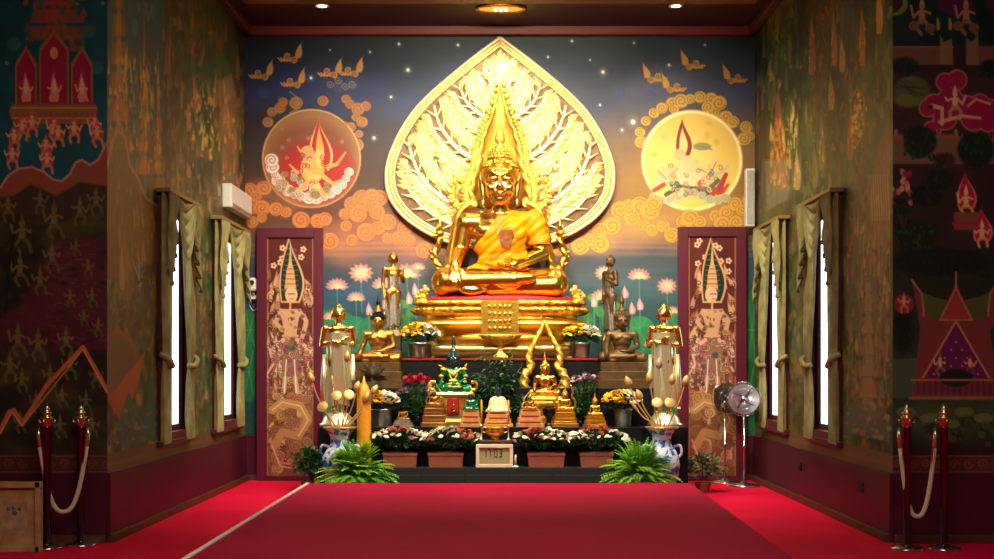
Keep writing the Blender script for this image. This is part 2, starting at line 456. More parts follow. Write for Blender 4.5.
def back_wall():
    px = np.linspace(245.2, 754.8, 760); py = np.linspace(28, 480, 600)
    X, Y = np.meshgrid(px, py); M = Mural(X, Y)
    n1 = fbm(X, Y, .02, 3); n2 = fbm(X, Y, .045, 5, ax=.6)
    yy = Y + (n1 - .5) * 46
    left = lerp_stops(yy, [(28, (20, 36, 40)), (70, (30, 44, 70)), (105, (40, 52, 92)), (130, (44, 40, 52)), (170, (78, 46, 38)), (215, (110, 66, 46)), (238, (140, 90, 72)), (256, (104, 88, 90)), (275, (56, 78, 96)), (300, (36, 74, 104)), (345, (22, 74, 84)), (480, (18, 60, 44))])
    right = lerp_stops(yy, [(28, (24, 44, 48)), (70, (50, 60, 76)), (100, (66, 70, 92)), (130, (100, 84, 78)), (165, (150, 112, 64)), (200, (184, 134, 58)), (228, (190, 138, 78)), (246, (134, 104, 92)), (262, (76, 86, 94)), (285, (62, 90, 100)), (320, (36, 78, 84)), (480, (20, 62, 40))])
    k = np.clip((X - 330) / 340, 0, 1)[..., None]; k = k * k * (3 - 2 * k)
    M.C = left * (1 - k) + right * k
    M.C *= (.86 + .28 * n2)[..., None]
    M.C *= np.interp(Y, [28, 140, 175, 262, 300, 480], [1.05, 1, .84, .82, .92, .9])[..., None]
    # water streaks
    wt = np.clip((Y - 255) / 20, 0, 1) * (fbm(X, Y, .05, 9, ax=.25, ay=2) - .5) * 34
    M.C += wt[..., None]
    # sunlit horizon bands
    for y, c in ((243, (190, 130, 96)), (248, (206, 150, 100)), (254, (160, 124, 112))):
        M.line([(245, y + 2), (400, y), (600, y - 1), (755, y + 1)], 2.2, c, .4, soft=4)
    # dark blue night clouds
    for (x, y, r) in ((270, 88, 30), (300, 80, 34), (340, 92, 34), (372, 84, 26), (690, 88, 26), (640, 92, 26), (725, 98, 26), (660, 78, 20)):
        M.ell(x, y, r, r * .42, (36, 48, 104) if x < 500 else (74, 80, 112), .5, soft=14)
    for (x, y) in ((263, 92), (352, 84), (338, 86), (620, 92), (650, 96), (720, 90)):
        M.curl(x, y, 6, (44, 56, 110), (90, 96, 120), 1, al=.45)
    # stars
    for (x, y, r) in ((408, 70, 1.9), (391, 97, 1.2), (458, 45, 1.1), (399, 44, 1.2), (548, 57, .9), (572, 41, 1), (603, 72, 1.8), (600, 105, .8), (622, 130, 1), (633, 122, 2.3), (669, 65, 1.1), (634, 43, .8), (374, 138, 1.4), (311, 78, 1.4), (590, 60, .7), (425, 110, .7), (370, 52, .9), (330, 50, .7), (705, 45, .8)):
        M.ell(x, y, r * 2.4, r * 2.4, (170, 180, 170), .35, soft=r * 3)
        M.ell(x, y, r, r, (250, 250, 236), 1, soft=1)
    # flying spirits
    def spirit(x, y, c, d):
        M.flame(x + 5 * d, y + 5, 7, 17, c, lean=5 * d, edge=(90, 56, 34))
        for j in range(5): M.line([(x + 5 * d - j * 3 * d, y + 4 + j * .4), (x - j * 3 * d, y + 8), (x - (3 + j * 3) * d, y + 5)], 1.6, c)
        M.curl(x - 6 * d, y + 3, 3.2, c, (90, 56, 34)); M.curl(x + 1 * d, y + 7, 3.4, c, (90, 56, 34), 2)
    for (x, y) in ((264, 70), (293, 53), (296, 78), (333, 68), (354, 67)): spirit(x, y, (206, 150, 84), 1)
    for (x, y) in ((652, 73), (671, 83), (690, 60), (732, 74)): spirit(x, y, (196, 146, 66), -1)
    for (x, y) in ((330, 84), (345, 86), (352, 84), (338, 80)): M.spiral(x, y, 4, (150, 130, 90), 1, al=.8)
    # curling clouds round the left sun
    cl, cd = (190, 124, 66), (110, 64, 40)
    M.cloud([(272, 112), (280, 108), (268, 122), (283, 102), (296, 103), (350, 104), (358, 109), (366, 106), (356, 117), (362, 122), (351, 127), (359, 134), (357, 145), (323, 101), (346, 99)], 6.0, cl, cd, 4, .85)
    M.line([(290, 92), (298, 98), (299, 108), (290, 113)], 1.6, (140, 130, 90), .8)
    # curling clouds round the right moon
    yl, yd = (206, 166, 66), (112, 80, 34)
    M.cloud([(640, 132), (646, 121), (654, 113), (662, 108), (672, 103), (681, 101), (690, 99), (700, 97), (711, 99), (719, 103), (716, 113), (726, 117), (733, 122), (746, 127), (750, 136), (744, 139), (641, 142), (674, 109), (708, 107)], 6.4, yl, yd, 8, .95)
    # the left disc
    cx, cy, R = 311.5, 158.5, 49.5
    M.ell(cx, cy, R, R, (206, 160, 96), 1, soft=1.2)
    M.ell(cx, cy, R - 1.6, R - 1.6, (150, 106, 62), 1)
    M.ell(cx, cy + 5, R - 6, R - 8, (124, 62, 42), .8, soft=12)
    M.ell(cx + 4, cy + 12, 36, 30, (168, 24, 22), .95, soft=10)
    for j in range(12): M.curl(cx + rn.uniform(-36, 36), cy - rn.uniform(0, 36), 2, (190, 140, 90), (130, 80, 50), al=.7)
    for j in range(16):
        a = .35 + j / 15 * 2.75; M.curl(cx + 40 * math.cos(a), cy + 40 * math.sin(a) * .98, rn.uniform(4, 7), (226, 208, 196), (150, 70, 60), rn.uniform(0, 6))
    for j in range(26):
        M.curl(cx + rn.uniform(-34, 20), cy + rn.uniform(14, 38), rn.uniform(2.5, 5), rn.choice(((220, 204, 190), (160, 140, 84), (196, 180, 150))), (110, 60, 40), rn.uniform(0, 6), al=.9)
    M.flame(cx + 8, cy + 12, 21, 56, (176, 26, 24), edge=(232, 190, 110))
    M.flame(cx + 8, cy + 4, 9, 40, (226, 166, 80))
    for (a, b, c_, d_) in ((-4, 0, -18, -12), (-10, 12, -26, 6), (12, 8, 30, -6), (8, 18, 26, 22), (-6, 20, -20, 30), (2, 26, 14, 36)):
        M.line([(cx + a + 4, cy + b), (cx + (a + c_) / 2 + 4, cy + (b + d_) / 2 + 5), (cx + c_ + 4, cy + d_)], 5, (218, 156, 78), taper=.7)
    M.ell(cx + 1, cy + 10, 12, 15, (220, 160, 84)); M.ell(cx - 4, cy - 6, 7, 7, (204, 156, 100)); M.ell(cx + 8, cy - 3, 5, 6, (236, 184, 108))
    for j in range(22): M.spiral(cx + 1 + rn.uniform(-13, 15), cy + 12 + rn.uniform(-16, 18), 3, rn.choice(((150, 60, 34), (246, 210, 130))), .9, 1.2, rn.uniform(0, 6))
    # the right disc
    cx, cy, R = 692, 160.5, 49.5
    M.ell(cx, cy, R + 1, R + 1, (250, 232, 160), 1, soft=2)
    M.ell(cx, cy, R - 2.4, R - 2.4, (228, 192, 92), 1, soft=2)
    M.ell(cx - 8, cy + 2, 30, 30, (240, 208, 116), .8, soft=24)
    for j in range(14): M.ell(cx + rn.uniform(-38, 38), cy + rn.uniform(-38, 20), rn.uniform(2, 4), rn.uniform(2, 4), (198, 156, 70), .5, soft=3)
    for j in range(24): M.curl(cx + rn.uniform(-32, 26), cy + rn.uniform(14, 34), rn.uniform(3, 6), (206, 194, 150), (164, 160, 120), rn.uniform(0, 6), al=.8)
    M.flame(cx - 9, cy - 4, 17, 42, (140, 40, 26), edge=(238, 210, 130)); M.flame(cx - 9, cy - 8, 9, 28, (240, 208, 130))
    M.ell(cx - 12, cy - 6, 6, 6, (220, 180, 130)); M.ell(cx + 10, cy - 14, 9, 4, (150, 140, 96)); M.line([(cx + 4, cy - 15), (cx + 20, cy - 11)], 3, (140, 134, 90), taper=.6)
    for (a, b, c_, d_, cc) in ((-20, 22, 30, 28, (104, 110, 72)), (-14, 30, -22, 22, (86, 92, 62)), (10, 30, 6, 18, (186, 90, 70)), (20, 34, 32, 16, (180, 54, 40)), (26, 32, 36, 24, (190, 60, 46)), (-4, 8, 14, 12, (238, 206, 140)), (-20, 6, -6, 12, (230, 196, 130)), (4, 12, 18, -2, (236, 206, 120)), (-30, 8, -20, 20, (176, 176, 140)), (16, 14, 36, 6, (180, 184, 150))):
        M.line([(cx + a, cy + b), (cx + (a + c_) / 2, cy + (b + d_) / 2 + 3), (cx + c_, cy + d_)], 5.5, cc, .95, taper=.5)
    M.poly([(cx - 12, cy + 2), (cx + 4, cy + 2), (cx + 10, cy + 16), (cx + 2, cy + 26), (cx - 12, cy + 24), (cx - 16, cy + 12)], (234, 200, 150), .95)
    for (a, b, c_, d_, cc) in ((-14, 6, -26, 16, (226, 190, 140)), (-26, 16, -34, 8, (226, 190, 140)), (6, 6, 18, 12, (226, 190, 140)), (18, 12, 24, 0, (226, 190, 140)), (-12, 26, -26, 34, (76, 84, 60)), (0, 28, 16, 34, (76, 84, 60)), (16, 30, 26, 20, (90, 96, 66)), (-28, 24, -38, 30, (170, 60, 44)), (28, 30, 34, 14, (170, 50, 40))):
        M.line([(cx + a, cy + b), (cx + c_, cy + d_)], 4.2, cc, 1); M.line([(cx + a, cy + b + 2), (cx + c_, cy + d_ + 2)], .9, (120, 84, 50), .8)
    for j in range(10): M.curl(cx - 38 + j * 8, cy + 36 + 4 * math.sin(j), 4.5, (190, 186, 150), (120, 120, 90), j, al=.9)
    for j in range(24): M.spiral(cx + rn.uniform(-26, 30), cy + rn.uniform(4, 34), 3, rn.choice(((90, 90, 60), (240, 214, 150), (180, 70, 50))), .9, 1.2, rn.uniform(0, 6), al=.8)
    M.ell(cx - 4, cy + 4, 8, 9, (232, 194, 140), .9)
    # big sunset clouds
    for (x, y, r) in ((262, 190, 16), (285, 205, 16), (330, 238, 22), (360, 225, 24), (390, 232, 22), (420, 245, 20), (400, 215, 16), (345, 250, 20)):
        M.ell(x, y, r, r * .7, (186, 116, 84), .35, soft=10)
    oc, od = (204, 124, 60), (128, 66, 38)
    M.cloud([(250, 190), (256, 196), (264, 188), (252, 206), (262, 208), (276, 209), (286, 212), (318, 221), (301, 220), (330, 241), (352, 240), (345, 214), (352, 204), (362, 199), (371, 205), (380, 198), (377, 212), (366, 232), (378, 228), (388, 222), (398, 238), (388, 238), (410, 240), (346, 226), (358, 214), (424, 250), (372, 196), (405, 228)], 8.0, oc, od, 12, .9)
    M.cloud([(325, 219), (317, 224), (252, 222), (262, 218)], 6, oc, od, 2, .9)
    M.line([(366, 197), (374, 194), (386, 198)], 2.6, oc, taper=.6)
    yl2, yd2 = (208, 160, 56), (132, 86, 36)
    for (x, y, r) in ((590, 238, 24), (620, 228, 24), (650, 228, 24), (690, 224, 24), (735, 215, 26)):
        M.ell(x, y, r, r * .6, (200, 146, 76), .35, soft=12)
    M.cloud([(560, 250), (600, 230), (612, 226), (620, 210), (628, 205), (640, 206), (650, 210), (654, 204), (632, 218), (644, 225), (652, 230), (663, 226), (672, 235), (684, 222), (690, 218), (700, 222), (716, 216), (726, 212), (735, 204), (742, 210), (748, 200), (722, 224), (736, 222), (600, 244), (590, 240), (580, 246)], 8.4, yl2, yd2, 21, .85)
    # lotus pond
    gl = ((30, 96, 66), (38, 116, 70), (24, 84, 74), (58, 124, 60))
    for j in range(46):
        s_ = rn.choice((-1, 1)); x = 500 + s_ * rn.uniform(92, 252); y = rn.uniform(318, 440)
        c = rn.choice(gl); M.ell(x, y, rn.uniform(12, 24), rn.uniform(8, 17), c, .85, rot=rn.uniform(-.5, .5))
        M.line([(x, y), (x + rn.uniform(-14, 14), y + rn.uniform(4, 12))], 1, (80, 140, 90), .5)
    for (x, y, rx, ry, c) in ((352, 332, 20, 16, (30, 118, 86)), (343, 350, 18, 18, (26, 104, 80)), (368, 345, 12, 20, (34, 110, 76)), (640, 328, 14, 12, (40, 132, 78)), (648, 345, 22, 18, (34, 120, 72)), (636, 358, 20, 14, (30, 108, 70)), (655, 370, 20, 20, (26, 96, 68)), (250, 330, 10, 22, (34, 104, 62)), (249, 372, 10, 30, (24, 96, 60)), (752, 330, 8, 40, (28, 100, 50)), (750, 390, 8, 30, (24, 84, 44))):
        M.ell(x, y, rx, ry, c, 1)
        for j in range(6):
            a = j * 1.05; M.line([(x, y), (x + rx * .85 * math.cos(a), y + ry * .85 * math.sin(a))], .9, (90, 160, 110), .6)
    for (x, y) in ((402, 304), (412, 312), (400, 322), (416, 300), (408, 330), (594, 298), (600, 312), (588, 318), (606, 322), (614, 306)):
        M.ell(x, y, 7, 4.5, rn.choice(((70, 140, 60), (110, 160, 70), (40, 104, 50))), 1, rot=rn.uniform(-1, 1)); M.line([(x, y), (x + 1, y + 40)], 1.4, (70, 130, 60), .8)
    for (x, y, r, up) in ((361, 273, 13, False), (337, 287, 12, True), (356, 299, 10, True), (383, 286, 12, True), (407, 275, 15, True), (391, 283, 10, True), (639, 277, 12, True), (667, 286, 11, False), (604, 273, 10, False), (602, 298, 12, True), (673, 312, 8, True), (330, 318, 8, True), (651, 345, 8, True), (418, 268, 8, True)):
        M.line([(x, y), (x + 1, y + 40)], 1.1, (90, 140, 90), .7)
        M.lotus(x, y, r, up=up)
    for (x, y) in ((369, 308), (385, 302), (409, 297), (415, 288), (640, 303), (625, 291), (594, 300), (632, 307)):
        M.line([(x, y), (x, y + 30)], 1, (90, 140, 90), .8); M.flame(x, y + 7, 7, 14, (214, 134, 140)); M.flame(x, y + 6, 3, 10, (236, 186, 180))
    P = np.stack([(X - 500) * YB / F, np.full(X.shape, YB), EYE + (365 - Y) * YB / F], -1)
    struct(M.toobj('wall_back', P))
back_wall()

def side_wall(sg):
    D = np.linspace(107.2, 245.2, 185) if sg < 0 else np.linspace(754.8, 892.8, 185)
    Yc = XW * F / abs(1) / np.abs(D - 500); Yc = np.clip(Yc, YF, YB)
    z = np.linspace(ZC, 0, 560)
    PXg, Z = np.meshgrid(D, z); YY = np.broadcast_to(Yc, PXg.shape)
    PYg = 365 - (Z - EYE) * F / YY
    M = Mural(PXg, PYg); X, Y = PXg, PYg
    a = fbm(X, Y, .05, 31 + sg, ay=.35); b = fbm(X, Y, .11, 47 + sg, ay=.22); c = fbm(X, Y, .03, 5 + sg, ay=.8)
    if sg < 0:
        base = lerp_stops(a, [(.25, (40, 50, 22)), (.42, (84, 74, 38)), (.55, (112, 84, 48)), (.68, (66, 82, 40)), (.85, (150, 106, 62))])
    else:
        base = lerp_stops(a, [(.25, (34, 44, 26)), (.42, (64, 84, 34)), (.55, (92, 92, 44)), (.68, (116, 84, 52)), (.85, (134, 100, 66))])
    M.C = base * (.62 + .56 * b)[..., None]
    r = random.Random(5 + sg)
    fine = fbm(X, Y, .35, 77 + sg, 3, ay=.3); M.C *= (.55 + .9 * fine)[..., None]
    for _ in range(900):
        x = r.uniform(min(D), max(D)); y = r.uniform(0, 450); q = .4 + .6 * abs(x - 500) / 390; c3 = r.choice(((150, 112, 66), (60, 84, 40), (170, 100, 58), (96, 70, 44), (44, 60, 34), (180, 140, 92), (110, 60, 40), (70, 96, 80)))
        M.ell(x, y, r.uniform(.5, 2) * q, r.uniform(1, 7) * q, c3, r.uniform(.3, .8), rot=r.uniform(-.4, .4))
    def spangle(x0, x1, y0, y1, n, cols, h=(6, 16), w=(1.2, 3)):
        for _ in range(int(n * 1.6)):
            x = r.uniform(x0, x1); y = r.uniform(y0, y1); hh = r.uniform(*h) * r.choice((.4, .6, 1)); ww = r.uniform(*w) * r.choice((.5, .8, 1))
            M.flame(x, y, ww, hh, r.choice(cols), lean=r.uniform(-1.5, 1.5), al=.68)
    if sg < 0:
        M.poly([(107, -60), (168, -60), (162, 190), (140, 215), (107, 180)], (44, 92, 104), .85, soft=5)
        for _ in range(9): M.ell(r.uniform(128, 160), r.uniform(0, 150), r.uniform(1.5, 3), r.uniform(5, 10), (120, 140, 120), .5)
        M.tower(119, 150, 26, 330, (134, 92, 56), (196, 130, 60), 7); M.tower(144, 175, 20, 190, (128, 92, 58), (206, 140, 66), 5)
        M.tower(158, 190, 14, 130, (140, 96, 58), (206, 140, 66), 5)
        spangle(108, 160, 60, 175, 120, ((206, 142, 48), (232, 170, 60), (170, 98, 50), (240, 186, 80)), (10, 30), (1.5, 3.4))
        M.poly([(107, 170), (112, 140), (118, 132), (126, 138), (130, 168), (138, 178), (146, 200), (160, 205), (162, 260), (107, 280)], (122, 84, 50), .85, soft=2)
        M.line([(107, 168), (113, 140), (118, 132), (125, 137), (130, 166), (138, 178), (146, 198), (158, 206)], 2, (176, 128, 106))
        spangle(116, 160, 190, 290, 22, ((176, 130, 50), (150, 110, 60)), (14, 46), (2, 4))
        M.flame(125, 300, 16, 80, (148, 104, 44), al=.6); M.flame(122, 290, 6, 50, (180, 140, 60), al=.6)
        for _ in range(8): M.line([(140 + r.uniform(-8, 8), 270 - r.uniform(0, 14)), (139, 280)], 1.2, (150, 140, 130), .6)
        M.ell(118, 366, 22, 36, (150, 66, 32), .9, soft=2); M.ell(118, 366, 17, 30, (112, 74, 50), 1, soft=2)
        M.poly([(107, 400), (122, 425), (118, 440), (138, 385), (146, 350)], (184, 76, 36), .8)
        M.poly([(118, 425), (128, 392), (140, 410), (154, 396), (158, 440), (120, 448)], (64, 92, 80), .8, soft=2)
        for _ in range(30): M.ell(r.uniform(116, 158), r.uniform(410, 446), r.uniform(1, 3), r.uniform(1, 3), r.choice(((176, 104, 70), (90, 110, 90), (140, 90, 60))), .8)
        # farther strip
        spangle(160, 245, 20, 200, 70, ((150, 104, 60), (176, 120, 70), (70, 100, 50), (60, 90, 46), (196, 120, 60)), (14, 50), (2, 6))
        spangle(190, 215, 90, 160, 34, ((226, 160, 60), (240, 180, 84)), (8, 22), (1.5, 3))
        for _ in range(12): M.ell(r.uniform(180, 240), r.uniform(20, 90), 6, 9, (52, 92, 34), .5, soft=4)
        M.poly([(218, 80), (232, 74), (240, 120), (238, 190), (222, 180)], (160, 112, 76), .6, soft=3)
        spangle(218, 244, 90, 200, 34, ((176, 84, 46), (196, 130, 80), (210, 170, 120)), (10, 26), (1.5, 4))
        spangle(200, 214, 200, 430, 40, ((140, 120, 60), (70, 100, 50), (168, 110, 66), (170, 150, 120)), (10, 26), (2, 4))
        spangle(196, 214, 240, 430, 24, ((60, 96, 60), (120, 90, 50)), (10, 26), (2, 4))
    else:
        M.poly([(755, 60), (760, 55), (768, 120), (772, 190), (755, 180)], (70, 50, 34), .6, soft=4)
        spangle(757, 890, 10, 200, 150, ((54, 84, 36), (108, 84, 50), (140, 104, 70), (48, 74, 40), (150, 120, 80), (90, 110, 60)), (14, 54), (2, 6))
        M.ell(848, 30, 10, 26, (70, 100, 110), .6, soft=6); M.ell(865, 75, 6, 16, (120, 120, 110), .5, soft=4)
        M.flame(779, 190, 15, 120, (140, 74, 50), al=.9); M.poly([(764, 160), (792, 160), (788, 200), (768, 210)], (150, 140, 120), .6, soft=3)
        spangle(770, 790, 118, 190, 46, ((226, 160, 64), (240, 184, 84), (200, 120, 60)), (8, 24), (1.5, 4)); spangle(791, 797, 108, 150, 12, ((236, 200, 130),), (10, 26), (1.5, 3))
        for (x, y0, h, c) in ((812, 75, 70, (170, 104, 80)), (834, 66, 60, (180, 130, 70)), (862, 66, 70, (190, 120, 60)), (879, 34, 60, (226, 160, 60)), (842, 72, 40, (190, 150, 90)), (822, 170, 60, (150, 110, 80)), (831, 110, 40, (200, 150, 70)), (797, 190, 50, (190, 150, 90)), (850, 160, 44, (190, 120, 60))):
            M.flame(x, y0, 7, h, c, al=.9); spangle(x - 3, x + 3, y0 - h * .6, y0, 6, ((230, 180, 110),), (6, 14), (1, 2))
        for _ in range(60): M.ell(r.gauss(857, 3.4), r.gauss(118, 13), r.uniform(.8, 2), r.uniform(1, 3.4), r.choice(((240, 180, 60), (250, 210, 110), (190, 110, 40))), .9)
        M.line([(851, 100), (850, 135), (857, 145), (864, 132), (864, 98), (857, 88), (851, 100)], 1.2, (200, 130, 60))
        M.poly([(842, 240), (850, 150), (862, 200), (866, 260), (862, 330), (846, 330)], (110, 100, 84), .6, soft=3)
        M.poly([(868, 210), (876, 150), (888, 120), (892, 240), (870, 250)], (166, 110, 84), .6, soft=3)
        for j in range(9): M.line([(868 + j * 2.4, 175), (870 + j * 2.4, 220)], 1, (200, 160, 120), .7)
        M.tower(868, 420, 40, 250, (120, 88, 58), (170, 130, 80), 7)
        spangle(843, 890, 230, 410, 150, ((180, 120, 70), (150, 110, 80), (96, 110, 70), (190, 150, 100), (130, 120, 110), (186, 90, 60)), (10, 34), (1.6, 4))
        M.poly([(843, 405), (890, 415), (890, 442), (843, 432)], (96, 96, 88), .8)
        for _ in range(40): M.ell(r.uniform(844, 889), r.uniform(400, 440), r.uniform(1, 3), r.uniform(1, 3), r.choice(((190, 100, 70), (150, 140, 120), (90, 110, 80))), .8)
        spangle(792, 800, 230, 420, 40, ((60, 104, 60), (120, 90, 60), (150, 110, 80)), (10, 26), (1.5, 3))
    M.C = M.C * np.where((Z < .64) & (Z > .5), .0, 1)[..., None] + np.where((Z < .64) & (Z > .5), 1, 0)[..., None] * np.array((112, 80, 50))
    for k in range(28):
        x = 107 + k * 5 if sg < 0 else 755 + k * 5
        yl = 365 + .73 * abs(x - 500) / XW
        M.spiral(x, yl, 2.6, (150, 90, 60), .8, 1.2, 0, 1, .8)
    m0 = M.C.mean((0, 1)); M.C = np.clip((M.C - m0) * 1.18 + m0 * .97, 4, 250)
    M.C *= np.array((.86, .94, .88))
    P = np.stack([np.full(X.shape, sg * XW), YY, Z], -1)
    yc = (YY[:-1, :-1] + YY[1:, 1:]) / 2; zc = (Z[:-1, :-1] + Z[1:, 1:]) / 2
    keep = np.ones(yc.shape, bool)
    for (y0, y1) in WIN[sg]: keep &= ~((yc > y0) & (yc < y1) & (zc > WZ0) & (zc < WZ1))
    struct(M.toobj('wall_left' if sg < 0 else 'wall_right', P, keep))
WZ0, WZ1 = .72, 2.66
WIN = {-1: [(9.76, 10.52), (11.58, 12.56)], 1: [(9.76, 10.54), (11.56, 12.40)]}
side_wall(-1); side_wall(1)

def front_left():
    px = np.linspace(-110, 107.2, 250); py = np.linspace(-155, 542.5, 720)
    X, Y = np.meshgrid(px, py); M = Mural(X, Y); r = random.Random(3)
    n = fbm(X, Y, .03, 2); n2 = fbm(X, Y, .12, 8)
    top = np.array((16, 78, 84)) * (.75 + .5 * n)[..., None]
    low = lerp_stops(n, [(.3, (26, 22, 12)), (.5, (52, 44, 20)), (.7, (66, 52, 24))]) * (.7 + .6 * n2)[..., None]
    M.C = np.where((Y < 190)[..., None], top, low)
    for _ in range(16): M.ell(r.uniform(-100, 104), r.uniform(-100, 120), 2, 2, (150, 150, 100), .7)
    for _ in range(5): M.curl(r.uniform(0, 100), r.uniform(20, 130), 7, (40, 100, 90), (70, 120, 96), al=.5)
    # palace in the sky
    gd, rd = (150, 96, 50), (150, 20, 56)
    M.tower(55, 40, 60, 170, (118, 76, 44), (170, 60, 50), 6)
    for j in range(40): M.flame(55 + r.uniform(-30, 30), r.uniform(0, 52), 6, 12, r.choice(((128, 90, 48), (96, 74, 44), (150, 60, 56), (60, 90, 70))), al=.9)
    for (x, w_, t) in ((26, 22, 46), (54, 30, 30), (82, 22, 46)):
        M.poly([(x - w_ / 2, 104), (x - w_ / 2, t + 18), (x, t), (x + w_ / 2, t + 18), (x + w_ / 2, 104)], gd)
        M.poly([(x - w_ / 2 + 2, 104), (x - w_ / 2 + 2, t + 21), (x, t + 5), (x + w_ / 2 - 2, t + 21), (x + w_ / 2 - 2, 104)], rd)
        M.flame(x, 102, 9, 34, (214, 120, 110)); M.fig(x, 94, 20, (226, 170, 120), (206, 140, 90), int(x), (230, 180, 100))
    M.ell(54, 53, 4, 6, (210, 140, 80))
    M.poly([(12, 104), (96, 104), (98, 112), (94, 124), (14, 124), (9, 112)], (142, 88, 46)); M.line([(12, 108), (96, 108)], 1.5, (196, 140, 76)); M.line([(12, 118), (96, 118)], 1.5, (190, 120, 60))
    for j in range(14): M.curl(15 + j * 6, 113, 2.6, (170, 110, 56), (100, 60, 36))
    for (x, y) in ((14, 142), (22, 132), (32, 128), (54, 132), (58, 138), (74, 134), (95, 130), (97, 138), (12, 160), (46, 152), (47, 165)):
        M.fig(x, y, 24, (214, 160, 110), (190, 120, 80), int(x * y), (206, 70, 70), aura=(176, 50, 56))
    for xx in (-30, -60, -90): M.tower(xx, 130, 30, 120, (128, 84, 48), (150, 30, 50), 5)
    # rose cloud bank
    edge = [(-110, 190), (-60, 178), (-30, 196), (0, 188), (8, 176), (18, 169), (32, 167), (44, 172), (54, 180), (62, 181), (70, 174), (76, 162), (82, 160), (90, 165), (98, 160), (104, 148), (108, 140)]
    M.poly(edge + [(108, 190), (60, 206), (20, 196), (-110, 212)], (140, 70, 46)); M.line(edge, 2.2, (190, 128, 110))
    M.poly([(-110, 205), (14, 196), (30, 184), (44, 190), (56, 196), (80, 182), (108, 186), (108, 215), (-110, 215)], (58, 44, 26), soft=3)
    # crimson slope and the crowd
    M.poly([(46, 262), (62, 240), (108, 236), (108, 350), (84, 352), (10, 322)], (92, 20, 40), .75, soft=6)
    M.poly([(-110, 330), (10, 310), (66, 340), (66, 352), (-110, 345)], (80, 18, 40), .6, soft=6)
    for _ in range(120): 
        x = r.uniform(46, 107); y = r.uniform(240, 345); M.line([(x, y), (x + r.uniform(3, 9), y + r.uniform(-3, 3))], 1, r.choice(((124, 44, 56), (110, 84, 46), (60, 14, 30))), .7)
    for _ in range(200):
        x = r.uniform(-105, 107); y = r.uniform(200, 440)
        M.ell(x, y, r.uniform(2, 6), r.uniform(1.5, 4), r.choice(((24, 20, 10), (40, 44, 18), (70, 60, 26))), .5, soft=3)
    for i, (x, y, h) in enumerate([(54, 226, 34), (22, 240, 34), (80, 215, 26), (40, 205, 22), (96, 205, 26), (52, 262, 28), (20, 275, 30), (40, 285, 26), (18, 345, 30), (38, 350, 30), (66, 345, 26), (10, 372, 28), (50, 380, 22), (22, 384, 22), (70, 300, 18), (88, 270, 18), (92, 300, 18), (84, 320, 16), (76, 250, 16), (98, 330, 18), (8, 212, 26), (70, 370, 26), (96, 380, 22), (62, 400, 20), (86, 405, 20), (36, 405, 20), (20, 425, 20), (60, 430, 22), (92, 430, 24)]):
        M.fig(x, y, h, (116, 100, 46), (92, 84, 36), i * 7 + 1, al=.85)
        if x < 60: M.fig(x - 100, y, h, (116, 100, 46), (92, 84, 36), i * 5 + 2, al=.85)
    M.line([(6, 312), (8, 270), (14, 235)], 3, (18, 14, 10)); M.line([(9, 262), (22, 240)], 1.6, (18, 14, 10)); M.line([(8, 275), (-4, 250)], 1.6, (18, 14, 10))
    M.line([(-110, 440), (-60, 408), (-40, 420), (0, 432), (9, 412), (14, 410), (22, 424), (47, 385), (83, 347), (97, 372), (108, 392)], 4.2, (190, 92, 50)); M.line([(0, 434), (12, 412), (22, 426), (83, 349), (108, 394)], 1, (226, 140, 80))
    # frieze
    M.poly([(-110, 455), (108, 455), (108, 474), (-110, 474)], (78, 36, 28)); M.line([(-110, 456), (108, 456)], 1.2, (120, 60, 44)); M.line([(-110, 472), (108, 472)], 1.2, (120, 60, 44))
    for k in range(16): M.spiral(-104 + k * 14, 464, 5, (116, 58, 40), 1.1, 1.3, 0, 1 if k % 2 else -1)
    P = np.stack([(X - 500) * YF / F, np.full(X.shape, YF), EYE + (365 - Y) * YF / F], -1)
    struct(M.toobj('wall_front_left', P))
front_left()

